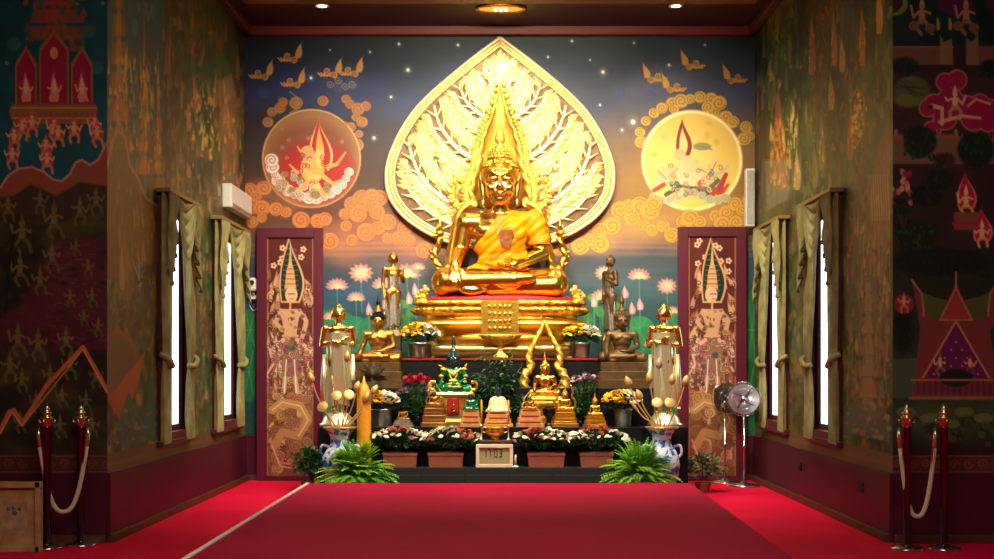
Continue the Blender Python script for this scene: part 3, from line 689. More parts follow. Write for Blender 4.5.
def front_right():
    px = np.linspace(892.8, 1110, 250); py = np.linspace(-155, 542.5, 720)
    X, Y = np.meshgrid(px, py); M = Mural(X, Y); r = random.Random(9)
    n = fbm(X, Y, .03, 12); n2 = fbm(X, Y, .12, 18)
    M.C = lerp_stops(Y, [(-155, (14, 40, 36)), (44, (16, 40, 34)), (50, (58, 36, 34)), (130, (62, 38, 36)), (170, (52, 30, 26)), (250, (48, 32, 26)), (300, (26, 40, 24)), (350, (44, 50, 38)), (400, (46, 56, 34)), (420, (60, 70, 40)), (455, (34, 26, 22)), (542, (40, 10, 24))]) * (.7 + .6 * n)[..., None]
    def bush(x, y, rx, ry, c=(24, 70, 34), k=26):
        c = tuple(v * .62 for v in c)
        M.ell(x, y, rx, ry, tuple(v * .45 for v in c), .9, soft=4)
        for _ in range(k):
            M.flame(x + r.uniform(-rx, rx), y + r.uniform(-ry, ry) + 3, 3, 6, tuple(v * r.uniform(.6, 1.4) for v in c), lean=r.uniform(-3, 3), al=.9)
    for o in (0, 112):
        M.ell(892 + o, 4, 16, 12, (96, 150, 40)); M.ell(888 + o, 2, 15, 12, (70, 30, 60))
        M.poly([(935 + o, -20), (975 + o, -20), (972 + o, 10), (955 + o, 16), (938 + o, 10)], (80, 26, 66))
        for x in (922, 966): M.fig(x + o, 22, 34, (170, 130, 84), (140, 104, 66), x, (190, 140, 80)); M.curl(x + o - 8, 26, 5, (130, 96, 60), (70, 50, 34)); M.curl(x + o + 8, 28, 5, (130, 96, 60), (70, 50, 34))
        for x in (938, 950): M.flame(x + o, 30, 4, 16, (170, 130, 80))
        M.poly([(888 + o, 46), (953 + o, 46), (953 + o, 65), (888 + o, 65)], (112, 76, 56)); M.poly([(968 + o, 46), (1000 + o, 46), (1000 + o, 65), (968 + o, 65)], (112, 76, 56))
        M.poly([(940 + o, 64), (940 + o, 34), (944 + o, 42), (952 + o, 38), (953 + o, 65)], (128, 100, 62)); M.poly([(966 + o, 65), (966 + o, 38), (972 + o, 42), (978 + o, 34), (979 + o, 65)], (128, 100, 62))
        M.line([(888 + o, 47), (953 + o, 47)], 1.4, (150, 100, 74))
        M.ell(912 + o, 90, 18, 14, (86, 96, 46), .9, soft=3); M.ell(908 + o, 100, 14, 7, (104, 112, 50), .9, soft=3)
        for _ in range(8): M.line([(896 + o + r.uniform(0, 20), 78 + r.uniform(0, 20)), (914 + o + r.uniform(0, 14), 86 + r.uniform(0, 14))], 1.2, (50, 60, 30), .6)
        bush(904 + o, 66, 14, 8); bush(990 + o, 68, 10, 8)
        # crimson cloud with a rider
        for (x, y, rr) in ((945, 82, 8), (957, 80, 9), (934, 104, 9), (950, 100, 12), (965, 108, 12), (928, 108, 8), (980, 104, 9), (990, 108, 8), (974, 118, 12), (945, 118, 11), (932, 130, 8), (988, 122, 9), (1000, 118, 8)): M.ell(x + o, y, rr + 1.6, rr + 1.6, (170, 110, 76))
        for (x, y, rr) in ((945, 82, 8), (957, 80, 9), (934, 104, 9), (950, 100, 12), (965, 108, 12), (928, 108, 8), (980, 104, 9), (990, 108, 8), (974, 118, 12), (945, 118, 11), (932, 130, 8), (988, 122, 9), (1000, 118, 8)): M.ell(x + o, y, rr, rr, (156, 16, 66))
        M.fig(955 + o, 108, 30, (220, 180, 130), (186, 130, 90), 77, (226, 180, 110)); M.line([(940 + o, 122), (962 + o, 116), (980 + o, 118)], 4, (206, 160, 110), taper=.3); M.line([(932 + o, 106), (942 + o, 108), (942 + o, 124)], 4.5, (210, 170, 120), taper=.3)
        M.line([(968 + o, 106), (976 + o, 99), (990 + o, 104)], 2.4, (206, 150, 100)); M.ell(931 + o, 107, 2.2, 2.2, (30, 30, 40))
        M.poly([(888 + o, 134), (1000 + o, 134), (1000 + o, 164), (888 + o, 164)], (116, 86, 60)); M.line([(888 + o, 137), (1000 + o, 137)], 2, (150, 80, 60))
        for k in range(6): M.ell(896 + o + k * 20, 132, 2, 3, (150, 110, 90))
        bush(920 + o, 142, 16, 16, (26, 80, 36), 40); bush(976 + o, 150, 18, 18, (20, 84, 40), 40); bush(944 + o, 160, 10, 6, (110, 50, 46))
        for k in range(16): M.ell(898 + o + r.uniform(-6, 14), 186 + r.uniform(-18, 20), 2.4, 3.4, r.choice(((206, 110, 90), (220, 150, 110), (140, 40, 50))), .9)
        bush(938 + o, 180, 14, 10, (40, 64, 30)); bush(926 + o, 196, 16, 10, (24, 50, 28)); bush(900 + o, 212, 10, 12, (24, 70, 30))
        for (x, y, h) in ((966, 208, 38), (982, 240, 34)):
            M.flame(x + o, y + 1, 17, h * 1.05, (178, 20, 62), edge=(220, 120, 120)); M.fig(x + o, y - 2, h * .72, (230, 180, 110), (216, 150, 90), x, (240, 200, 120))
        M.poly([(954 + o, 212), (978 + o, 212), (976 + o, 230), (954 + o, 230)], (130, 70, 50)); M.line([(954 + o, 224), (976 + o, 224)], 4, (170, 26, 66))
        bush(916 + o, 236, 20, 16, (50, 84, 30), 44); bush(902 + o, 222, 10, 8, (70, 70, 34)); bush(940 + o, 262, 50, 14, (18, 44, 22), 90)
        # the gabled pavilion
        M.poly([(890 + o, 360), (1000 + o, 352), (1000 + o, 398), (890 + o, 398)], (70, 80, 58))
        bush(903 + o, 330, 10, 22, (20, 44, 20), 30); M.ell(904 + o, 304, 10, 10, (130, 30, 50)); M.fig(904 + o, 306, 18, (206, 150, 100), (180, 110, 80), 5)
        M.poly([(912 + o, 280), (925 + o, 296), (948 + o, 300), (956 + o, 282), (964 + o, 300), (984 + o, 296), (998 + o, 288), (998 + o, 322), (990 + o, 330), (998 + o, 395), (914 + o, 395), (920 + o, 326)], (120, 48, 44))
        M.poly([(922 + o, 292), (948 + o, 303), (944 + o, 318), (930 + o, 318)], (70, 80, 34)); M.poly([(966 + o, 303), (990 + o, 292), (986 + o, 318), (972 + o, 318)], (70, 80, 34))
        M.poly([(956 + o, 288), (972 + o, 320), (940 + o, 320)], (150, 50, 50)); M.line([(956 + o, 288), (940 + o, 320), (972 + o, 320), (956 + o, 288)], 1.4, (176, 110, 70)); M.line([(956 + o, 272), (956 + o, 290)], 1.6, (160, 110, 70)); M.line([(912 + o, 280), (922 + o, 294), (924 + o, 316)], 2, (150, 110, 66)); M.line([(999 + o, 280), (990 + o, 294), (988 + o, 316)], 2, (150, 110, 66))
        M.poly([(956 + o, 322), (998 + o, 392), (914 + o, 392)], (98, 18, 72))
        for i in range(7):
            for k in range(8):
                x = 918 + k * 11 + (i % 2) * 5; y = 334 + i * 8
                if abs(x - 956) < (y - 326) * .58: M.ell(x + o, y, 1, 1, (206, 120, 130))
        M.line([(956 + o, 321), (914 + o, 393)], 2, (190, 120, 80)); M.line([(956 + o, 321), (998 + o, 393)], 2, (190, 120, 80))
        M.poly([(938 + o, 374), (974 + o, 374), (968 + o, 386), (944 + o, 386)], (16, 20, 24)); M.fig(940 + o, 368, 20, (216, 160, 110), (120, 110, 60), 4); M.fig(970 + o, 368, 18, (216, 160, 110), (120, 60, 60), 6)
        M.poly([(916 + o, 378), (998 + o, 378), (998 + o, 400), (912 + o, 400)], (112, 46, 48), .9)
        for k in range(14): M.line([(918 + o + k * 6, 382), (918 + o + k * 6, 394)], 2, (92, 30, 56))
        M.ell(956 + o, 378, 16, 9, (20, 24, 26), .9); M.line([(912 + o, 380), (998 + o, 380)], 1.6, (170, 100, 60)); M.line([(910 + o, 398), (999 + o, 398)], 3, (150, 90, 56))
        for (x, y) in ((906, 412), (930, 418), (964, 412), (984, 418), (950, 424)): M.ell(x + o, y, 10, 5, (96, 104, 50), .9); bush(x + o + 4, y + 10, 9, 5, (84, 96, 44), 14)
        for k in range(20): M.curl(892 + o + r.uniform(0, 105), 434 + r.uniform(-10, 12), r.uniform(2, 5), r.choice(((110, 76, 50), (80, 90, 44), (60, 44, 34))), (40, 30, 22), al=.8)
    M.poly([(880, 455), (1112, 455), (1112, 474), (880, 474)], (84, 40, 30)); M.line([(880, 456), (1112, 456)], 1.2, (130, 66, 48)); M.line([(880, 472), (1112, 472)], 1.2, (130, 66, 48))
    for k in range(16): M.spiral(898 + k * 14, 464, 5, (130, 64, 46), 1.1, 1.3, 0, 1 if k % 2 else -1)
    P = np.stack([(X - 500) * YF / F, np.full(X.shape, YF), EYE + (365 - Y) * YF / F], -1)
    struct(M.toobj('wall_front_right', P))
front_right()
# ================================================================ room shell
def sbox(name, c, d, m, bevel=0):
    o = MB().box((0, 0, 0), d).build(name, m, None, smooth=False, loc=c, bevel=bevel); return struct(o)
sbox('floor', (0, 3.3, -.05), (14, 20, .1), carpet)
sbox('ceiling', (0, 3.3, ZC + .05), (14, 20, .1), ceiling_m)
xo = (107.2 + 110) * YF / F + 2.88   # outer edge of the painted front walls
plainwall = mat('plain_wall_paint', (72, 52, 34), .6, 0, rgb2=(44, 46, 26), scale=3)
hallwall = mat('cream_hall_wall', (150, 128, 96), .7, 0, var=.08, scale=2)
for sg, nm in ((-1, 'left'), (1, 'right')):
    xa = (500 + 110) * YF / F
    sbox('wall_hall_end_' + nm, (sg * (xa + 7) / 2, YF + .05, ZC / 2), (7 - xa, .1, ZC), plainwall)
    sbox('wall_hall_' + nm, (sg * 7.05, 1, ZC / 2), (.1, 15, ZC), hallwall)
sbox('wall_hall_rear', (0, -6.55, ZC / 2), (14, .1, ZC), hallwall)
# backing so the painted sheets are the face of a real wall
for sg, nm in ((-1, 'left'), (1, 'right')):
    w_ = MB(); x0 = XW + .004; x1 = XW + .06
    ys = [YF + .004] + [v for p in WIN[sg] for v in p] + [YB + .2]
    for i in range(0, len(ys), 2): w_.box((sg * (x0 + x1) / 2, (ys[i] + ys[i + 1]) / 2, ZC / 2), (x1 - x0, ys[i + 1] - ys[i], ZC))
    for (a, b) in WIN[sg]:
        w_.box((sg * (x0 + x1) / 2, (a + b) / 2, WZ0 / 2), (x1 - x0, b - a, WZ0)); w_.box((sg * (x0 + x1) / 2, (a + b) / 2, (WZ1 + ZC) / 2), (x1 - x0, b - a, ZC - WZ1))
    struct(w_.build('wall_core_' + nm, plainwall, smooth=False))
sbox('wall_core_back', (0, YB + .1, ZC / 2), (2 * XW + .008, .19, ZC), plainwall)
# dado
dado_z = .505
sbox('trim_1', (0, YB - .012, dado_z / 2), (2 * XW, .024, dado_z), maroon)
for sg in (-1, 1):
    sbox('trim_%d' % (3 if sg < 0 else 4), (sg * (XW - .012), (YF + YB) / 2, dado_z / 2), (.024, YB - YF, dado_z), maroon)
    sbox('trim_%d' % (5 if sg < 0 else 6), (sg * (XW + 7) / 2, YF - .012, dado_z / 2), (7 - XW, .024, dado_z), maroon)
    sbox('baseboard_' + ('left' if sg < 0 else 'right'), (sg * (XW - .04), (YF + YB) / 2, .03), (.04, YB - YF, .06), wood_dark, .004)
    sbox('baseboard_front_' + ('left' if sg < 0 else 'right'), (sg * (XW + 7) / 2, YF - .04, .03), (7 - XW, .04, .06), wood_dark, .004)
    sbox('trim_%d' % (7 if sg < 0 else 8), (sg * (XW - .045), (YF + YB) / 2, 5.06), (.09, YB - YF, .1), wood_dark, .01)
sbox('trim_2', (0, YB - .05, 5.06), (2 * XW, .1, .1), cornice_m, .01)
sbox('baseboard_back', (0, YB - .035, .03), (2 * XW, .03, .06), wood_dark)
# windows
wi = 0
glass = mat('window_glass', (245, 250, 250), .02, 0, var=0, trans=1, ior=1.02, spec=.2)
for sg in (-1, 1):
    for (a, b) in WIN[sg]:
        wi += 1
        fr = MB(); xm = sg * (XW + .005)
        for (y0, y1, z0, z1) in ((a - .07, a, WZ0 - .07, WZ1 + .07), (b, b + .07, WZ0 - .07, WZ1 + .07), (a, b, WZ1, WZ1 + .07), (a, b, WZ0 - .07, WZ0)):
            fr.box((xm, (y0 + y1) / 2, (z0 + z1) / 2), (.09, y1 - y0, z1 - z0))
        root = struct(fr.build('window_%d' % wi, maroon_trim, smooth=False))
        sash = MB(); ym = (a + b) / 2
        for (y0, y1, z0, z1) in ((a, a + .05, WZ0, WZ1), (b - .05, b, WZ0, WZ1), (ym - .03, ym + .03, WZ0, WZ1), (a + .05, b - .05, WZ0, WZ0 + .05), (a + .05, b - .05, WZ1 - .05, WZ1)):
            sash.box((sg * (XW + .035), (y0 + y1) / 2, (z0 + z1) / 2), (.03, y1 - y0, z1 - z0))
        s1 = sash.build('sash', maroon_trim, root, smooth=False)
        MB().box((sg * (XW + .035), ym, (WZ0 + WZ1) / 2), (.006, b - a, WZ1 - WZ0)).build('pane', glass, root, smooth=False)
        MB().box((sg * (XW - .02), ym, WZ0 - .09), (.06, b - a + .24, .05)).build('window_sill', maroon_trim, root, smooth=False, bevel=.006)
        l = bpy.data.lights.new('daylight_portal', 'AREA'); l.shape = 'RECTANGLE'; l.size = WZ1 - WZ0; l.size_y = b - a; l.cycles.is_portal = True
        lo = bpy.data.objects.new('daylight_portal', l); COL.objects.link(lo); lo.location = (sg * (XW + .1), ym, (WZ0 + WZ1) / 2); lo.rotation_euler = (0, sg * PI / 2, 0)
# platform in front of the altar
pv = [(-1.78, 10.72), (1.78, 10.72), (1.672, 6.52), (1.60, 3.0), (-1.775, 3.0)]
pf = MB(); n_ = len(pv)
pf.add([(x, y, 0) for x, y in pv] + [(x, y, .2) for x, y in pv], [tuple(range(n_, 2 * n_)), tuple(reversed(range(n_)))] + [(i, (i + 1) % n_, n_ + (i + 1) % n_, n_ + i) for i in range(n_)])
plat = pf.build('platform', carpet2, smooth=False, bevel=.012)
sbox('ceiling_panel', (0, (8.6 + 12.1) / 2, ZC - .006), (2 * XW - .4, 3.5, .01), mat('ochre_ceiling', (120, 84, 30), .5, 0, var=.15, scale=2))
tag(plat, 'low red carpeted platform filling the foreground before the altar', 'platform')
MB().box((-1.79, 6.86, .19), (.035, 7.72, .03)).build('edging_strip', white_trim, plat, smooth=False, bevel=.004)
# recessed lamps
def downlight(px, py, label):
    Y = F * (ZC - EYE) / (365 - py); X = (px - 500) * Y / F
    t = thing('ceiling_downlight', label, 'downlight', (X, Y, ZC), group='recessed ceiling downlights')
    MB().lathe((0, 0, 0), [(.035, -.004), (.075, -.004), (.08, -.012), (.055, -.016), (.05, -.006), (.035, -.006)], 24).build('trim_ring', white_plastic, t)
    e = mat('lamp_glow', (255, 240, 215), .5, 0, var=0, emis=9)
    MB().lathe((0, 0, 0), [(.001, -.012), (.035, -.014), (.052, -.010)], 20).build('lamp_face', e, t)
downlight(322, 5, 'small round white downlight in the ceiling above the red sun disc, left')
downlight(676, 5, 'small round white downlight in the ceiling above the yellow moon disc, right')
t = thing('amber_ceiling_lamp', 'wide amber oval lamp in the ceiling above the halo tip', 'ceiling lamp', (.01, 12.25, ZC))
amber = mat('amber_glow', (226, 160, 60), .5, 0, var=.2, scale=30, emis=1.1)
MB().lathe((0, 0, 0), [(.27, -.001), (.28, -.02), (.25, -.03), (.235, -.012), (.2, -.01)], 32, 1, .5).build('rim', gold_dark, t)
MB().lathe((0, 0, 0), [(.001, -.013), (.24, -.015), (.24, -.010)], 32, 1, .5).build('glowing_dish', amber, t)
for dx in (-.055, 0, .055): MB().ball((dx, 0, -.03), (.018, .018, .014)).build('bulb', mat('bulb_glow', (255, 236, 200), .4, 0, var=0, emis=8), t)
# ================================================================ altar: four black tiers
Z1, Z2, Z3, Z4 = .306, .685, 1.066, 1.373
def tier(label, x0, x1, Y, z0, z1, m=black_lac):
    a = (x0 - 500) * Y / F; b = (x1 - 500) * Y / F; c = (a + b) / 2
    al = thing('altar_table', label, 'altar table', (c, Y, z0))
    D = 12.96 - Y
    MB().box((0, D / 2, (z1 - z0) / 2 - .0), (b - a, D, z1 - z0)).build('table_body', m, al, smooth=False, bevel=.005)
    return al, b - a
t1, wd_ = tier('lowest black altar table carrying the flower boxes and the clock', 377, 640, 11.1, 0, Z1, black_green)
bpy.data.objects['table_body'].scale = (1, .15, 1)      # a shallow table standing in front of the next one
for k in range(6): MB().box((-wd_ / 2 + wd_ * (k + .5) / 6, -.004, .13), (wd_ / 6 - .02, .008, .22)).build('front_panel', black_green, t1, smooth=False, bevel=.003)
tier('wide black altar table carrying the small gold statuettes', 318, 688, 11.4, 0, Z2); tier('black altar table carrying the two seated bronze Buddhas', 345, 654, 11.7, Z2, Z3)
t4, wd_ = tier('topmost black altar table with a red edge under the gilded throne', 400, 604, 11.9, Z3, Z4)
MB().box((0, -.006, Z4 - Z3 - .012), (wd_, .012, .02)).build('red_ledge', crimson_paint, t4, smooth=False)

# ---------------------------------------------------------------- fused organic bodies
def fuse(name, mb, voxel, mats, parent=None, smooth=6, dec=None):
    me = mb.mesh('tmp', mats); o = bpy.data.objects.new('tmp', me); COL.objects.link(o)
    r = o.modifiers.new('r', 'REMESH'); r.mode = 'VOXEL'; r.voxel_size = voxel
    s_ = o.modifiers.new('s', 'SMOOTH'); s_.iterations = smooth; s_.factor = .5
    if dec: d = o.modifiers.new('d', 'DECIMATE'); d.ratio = dec
    dg = bpy.context.evaluated_depsgraph_get(); ev = o.evaluated_get(dg)
    m2 = bpy.data.meshes.new_from_object(ev); m2.name = name
    bpy.data.objects.remove(o)
    m2.materials.clear(); m2.materials.append(mats)
    m2.polygons.foreach_set('use_smooth', [True] * len(m2.polygons))
    m2.polygons.foreach_set('material_index', [0] * len(m2.polygons)); m2.update()
    if parent is None and name.startswith('_'): return m2
    return link(name, m2, parent)
def cap(mb, p0, p1, r0, r1, n=6, fl=1.0):
    p0, p1 = Vector(p0), Vector(p1)
    pts = [p0.lerp(p1, i / n) for i in range(n + 1)]
    mb.tube(pts, [r0 + (r1 - r0) * i / n for i in range(n + 1)], 14, flat=fl)
    mb.ball(p0, r0, 14, 10); mb.ball(p1, r1, 14, 10)
def hand(mb, wrist, d, up, L, curl=.25, spread=.14, thumb=1):
    """wrist, finger direction d, back-of-hand normal up, L hand length"""
    wrist, d, up = Vector(wrist), Vector(d).normalized(), Vector(up).normalized()
    side = d.cross(up).normalized(); palm = wrist + d * L * .28
    rot = Matrix((side, d, up)).transposed()
    mb.ball(palm, (L * .21, L * .30, L * .10), 12, 8, rot=rot)
    for k, (o, l) in enumerate(((-.155, .40), (-.05, .47), (.055, .44), (.15, .34))):
        b = palm + side * (o * L) + d * L * .18
        dd = (d + side * (o * spread * 4)).normalized()
        pts = [b]
        for j in range(3):
            dd = (dd - up * curl * (.5 + .3 * j)).normalized(); pts.append(pts[-1] + dd * (l * L / 3))
        mb.tube(pts, [L * .052, L * .048, L * .043, L * .03], 8); mb.ball(pts[-1], L * .032, 8, 6); mb.ball(pts[1], L * .05, 8, 6)
    b = palm - d * L * .12 - side * (L * .17 * thumb)
    t1_ = b - side * (L * .13 * thumb) + d * L * .16 - up * L * .03; t2_ = t1_ + d * L * .17 - side * L * .02 * thumb - up * L * .05
    mb.tube([b, t1_, t2_], [L * .065, L * .055, L * .035], 8); mb.ball(t2_, L * .036, 8, 6)

def seated_body(hands=True):
    m = MB()
    # folded legs
    cap(m, (-.11, .06, .12), (-.395, -.11, .115), .125, .108, 8); cap(m, (.11, .06, .12), (.395, -.11, .11), .125, .108, 8)
    m.ball((-.40, -.12, .115), (.105, .12, .112)); m.ball((.40, -.12, .11), (.105, .12, .11))
    cap(m, (-.39, -.17, .115), (.10, -.28, .125), .088, .06, 10); cap(m, (.39, -.17, .09), (-.06, -.24, .07), .085, .06, 10)
    m.ball((.17, -.29, .135), (.105, .045, .04)); m.ball((-.20, -.24, .05), (.10, .05, .04)); m.ball((0, -.16, .08), (.3, .13, .07))
    # trunk
    m.ball((0, .05, .15), (.23, .16, .13)); m.ball((0, .045, .30), (.155, .115, .17), 16, 12)
    m.ball((0, .035, .43), (.19, .125, .16), 16, 12); m.ball((0, .035, .525), (.225, .12, .12), 16, 12)
    m.ball((-.09, -.055, .50), (.09, .045, .06)); m.ball((.09, -.055, .50), (.09, .045, .06))
    cap(m, (-.215, .04, .57), (.215, .04, .57), .075, .075, 6); cap(m, (-.1, .04, .60), (0, .04, .645), .06, .055); cap(m, (.1, .04, .60), (0, .04, .645), .06, .055)
    cap(m, (0, .035, .60), (0, .02, .75), .066, .056)
    # right arm reaching over the shin, left hand in the lap
    m.ball((-.248, .04, .565), .082); m.ball((.248, .04, .565), .082)
    cap(m, (-.255, .04, .56), (-.302, .03, .35), .072, .058); cap(m, (-.302, .03, .35), (-.325, -.20, .235), .057, .042)
    cap(m, (.255, .04, .56), (.315, .02, .34), .072, .058); cap(m, (.315, .02, .34), (.10, -.19, .235), .057, .042)
    if hands:
        hand(m, (-.325, -.215, .235), (0, -.62, -.75), (0, -.8, .55), .215, curl=.32, thumb=1)
        hand(m, (.10, -.195, .235), (-1, -.1, -.02), (0, .1, -1), .215, curl=.1, thumb=-1)
    else:
        m.ball((-.325, -.275, .17), (.045, .04, .08)); m.ball((0.02, -.21, .235), (.09, .045, .03))
    return m
def head_mb(s=1, c=(0, 0, .845), fine=True):
    m = MB(); X, Y, Z = c
    def P(x, y, z): return (X + x, Y + y, Z + z)
    m.ball(P(0, .012, .03), (.093, .105, .10), 20, 14); m.ball(P(0, -.005, -.03), (.082, .09, .09), 20, 14)
    m.ball(P(0, -.04, -.085), (.045, .045, .035), 14, 10)
    if fine:
        cap(m, P(0, -.098, .03), P(0, -.118, -.025), .010, .016, 5); m.ball(P(-.014, -.108, -.03), .011); m.ball(P(.014, -.108, -.03), .011)
        for q in (-1, 1):
            m.tube([P(q * .012, -.096, .034), P(q * .035, -.096, .050), P(q * .062, -.078, .046), P(q * .078, -.058, .03)], .007, 6)
            m.ball(P(q * .038, -.082, .018), (.026, .014, .014)); m.ball(P(q * .045, -.065, -.03), (.03, .03, .03))
        m.tube([P(-.03, -.092, -.052), P(-.012, -.103, -.054), P(0, -.101, -.056), P(.012, -.103, -.054), P(.03, -.092, -.052)], [.004, .007, .006, .007, .004], 6)
        m.tube([P(-.024, -.090, -.062), P(0, -.100, -.066), P(.024, -.090, -.062)], [.004, .009, .004], 6)
    else:
        cap(m, P(0, -.098, .03), P(0, -.112, -.025), .012, .018, 4); m.ball(P(0, -.095, -.056), (.03, .01, .012))
        for q in (-1, 1): m.ball(P(q * .038, -.085, .018), (.026, .015, .014))
    for q in (-1, 1):
        m.tube([P(q * .084, .01, .045), P(q * .098, .015, .03), P(q * .094, .01, -.03), P(q * .088, .01, -.08), P(q * .09, .01, -.115)], [.012, .02, .016, .014, .017], 8)
    return m
def hair_mb(c=(0, 0, .845), curls=True, flame=True):
    m = MB(); X, Y, Z = c
    m.ball((X, Y + .02, Z + .045), (.103, .108, .092), 20, 12)
    m.ball((X, Y + .02, Z + .14), (.06, .06, .055), 16, 10)
    if curls:
        for i in range(9):
            t = .18 + i * .175; nr = max(6, int(2 * PI * .104 * math.sin(t) / .021))
            for k in range(nr):
                a = 2 * PI * (k + .5 * (i % 2)) / nr
                x = .103 * math.sin(t) * math.cos(a); y = .108 * math.sin(t) * math.sin(a); z = .092 * math.cos(t)
                if y < 0 and z < .035 + .10 * (1 - abs(x) / .1) * .2: continue
                m.ball((X + x, Y + .02 + y, Z + .045 + z), .0115, 6, 5)
        for i in range(5):
            t = .35 + i * .3; nr = int(2 * PI * .06 * math.sin(t) / .019)
            for k in range(nr):
                a = 2 * PI * k / nr; m.ball((X + .06 * math.sin(t) * math.cos(a), Y + .02 + .06 * math.sin(t) * math.sin(a), Z + .14 + .055 * math.cos(t)), .010, 6, 5)
    if flame:
        m.lathe((X, Y + .02, Z + .18), [(.03, 0, 0), (.034, .012, .3), (.022, .02, 0), (.030, .035, .3), (.018, .045), (.027, .06, .3), (.030, .085, .3), (.018, .13, .4), (.008, .18, .4), (.001, .23, 0)], 16, mod=8)
    return m
# shared meshes for the smaller figures
ME_BODY = fuse('_body', seated_body(False), .013, gold, smooth=4, dec=.5)
ME_HEAD = fuse('_head', head_mb(fine=False), .0075, gold, smooth=3, dec=.6)
ME_HAIR = hair_mb(curls=False).mesh('hair', gold)
_m = MB(); 
for i in range(7):
    t = .5 + i * .2; nr = max(6, int(2 * PI * .104 * math.sin(t) / .03))
    for k in range(nr):
        a = 2 * PI * k / nr
        if math.sin(a) < -.2 and t > 1.3: continue
        _m.ball((.103 * math.sin(t) * math.cos(a), .02 + .108 * math.sin(t) * math.sin(a), .89 + .092 * math.cos(t)), .014, 6, 4)
_m2 = hair_mb(curls=False); _m.v and _m2.add(_m.v, _m.f); ME_HAIR = _m2.mesh('hair', gold)

def sash_from(me, name, m, parent, off=.012, folds=True):
    """a robe lying over the left shoulder: the matching skin of the body pushed outwards with folds"""
    bm = bmesh.new(); bm.from_mesh(me); bm.normal_update()
    def inside(p):
        x, y, z = p
        if z < .205 or z > .645: return False
        line = float(np.interp(x, [-.24, -.20, -.07, .045, .09], [.2, .34, .53, .66, .7]))   # front edge: waist right to neck left
        if z > line: return False
        if x < .05 and z > .60: return False
        if x > .03 and z < .27 and y < -.12: return False
        if x < -.235: return False
        if z > .64: return False
        if x > .20 and z < .40: return False
        return True
    kill = [f for f in bm.faces if not inside(f.calc_center_median())]
    bmesh.ops.delete(bm, geom=kill, context='FACES')
    for v in bm.verts:
        p = v.co; d = (p.x * .60 - p.z * .80)
        t = p.x * .8 + p.z * .6
        w_ = math.sin(d * 62 + math.sin(t * 9) * 1.6) * .6 + math.sin(d * 121 + t * 14) * .3 if folds else 0
        v.co = p + v.normal * (off + .011 * w_)
    bmesh.ops.smooth_vert(bm, verts=bm.verts, factor=.3)
    m2 = bpy.data.meshes.new(name); bm.to_mesh(m2); bm.free()
    m2.polygons.foreach_set('use_smooth', [True] * len(m2.polygons)); m2.materials.clear(); m2.materials.append(m)
    o = link(name, m2, parent)
    so = o.modifiers.new('t', 'SOLIDIFY'); so.thickness = .006; so.offset = 1
    return o

# ---------------------------------------------------------------- the great seated figure
YS = 12.42; U = 135 * YS / F
SZ = EYE + (365 - 299) * YS / F
bd = thing('seated_buddha_statue', 'great seated golden Buddha in a saffron sash on the high throne', 'statue', (sx(0, YS), YS, SZ), scale=U)
bodym = fuse('body', seated_body(True), .0075, gold_mirror, bd, smooth=6)
HS = 1.4; HZ = .85 - HS * .845
_h = fuse('head', head_mb(), .0045, gold_face, bd, smooth=6); _h.scale = (HS,) * 3; _h.location = (0, 0, HZ)
_h = hair_mb(flame=False).build('hair', gold, bd); _h.scale = (HS,) * 3; _h.location = (0, 0, HZ)
MB().lathe((0, .03, 1.105), [(.03, 0, 0), (.036, .012, .3), (.022, .02, 0), (.032, .035, .3), (.018, .045), (.028, .06, .3), (.032, .085, .3), (.018, .14, .4), (.008, .2, .4), (.001, .27, 0)], 24, mod=8).build('flame_finial', gold_relief, bd)
rb = sash_from(bodym.data, 'robe_sash', satin, bd)
from mathutils.bvhtree import BVHTree
_bv = BVHTree.FromPolygons([v.co for v in bodym.data.vertices], [tuple(p.vertices) for p in bodym.data.polygons])
def _bad(u, v):
    x = .045 + (u - .5) * .12 * (1 - .75 * abs(v - .35)); z = .50 - v * .13
    h_ = _bv.ray_cast(Vector((x, -1, z)), Vector((0, 1, 0)))[0]
    return Vector((x, (h_.y if h_ else -.1) - .03, z))
MB().grid(_bad, 8, 8).build('embroidered_badge', mat('badge_embroidery', (140, 84, 34), .8, 0, spec=.1, rgb2=(96, 56, 50), scale=40), rb)
# throne
YP = 12.42
th = thing('gilded_throne', 'broad gilded lotus throne with red cushion under the great Buddha', 'throne', (0, YP, Z4))
H = SZ - Z4
def zz(py): return EYE + (365 - py) * YP / F - Z4
def hw(px_): return px_ * YP / F
P_ = [(hw(76), 0), (hw(76), zz(350)), (hw(74), zz(345)), (hw(76), zz(341)), (hw(70), zz(339)), (hw(64), zz(334)), (hw(66), zz(331)), (hw(84), zz(327)), (hw(89), zz(325)), (hw(87), zz(322)), (hw(78), zz(320)), (hw(77), zz(317)), (hw(82), zz(315), .05), (hw(85), zz(311), .06), (hw(82), zz(308), .04), (hw(79), zz(307)), (hw(81), zz(306), .03), (hw(84), zz(304.5), .05), (hw(83), zz(302.5), .05), (hw(80), zz(302))]
MB().lathe((0, 0, 0), P_, 160, 1, .47, mod=44, sq=.72).build('lotus_base', gold, th, auto=.9)
MB().lathe((0, 0, 0), [(hw(74), zz(303)), (hw(76), zz(301)), (hw(75), zz(299)), (hw(68), zz(297)), (hw(40), zz(297))], 64, 1, .5).build('cushion', red_cloth, th)
def bead_ring(r, z, n, rb_, name):
    m = MB(); pts = []; rr = []; N_ = n * 6
    for k in range(N_ + 1):
        a = 2 * PI * k / N_; ca, sa = math.cos(a), math.sin(a)
        ca = math.copysign(abs(ca) ** .72, ca); sa = math.copysign(abs(sa) ** .72, sa)
        pts.append((r * ca, r * .47 * sa, z)); rr.append(rb_ * (.35 + .9 * abs(math.sin(PI * k / 6))))
    m.tube(pts, rr, 10).build(name, gold_relief, th)
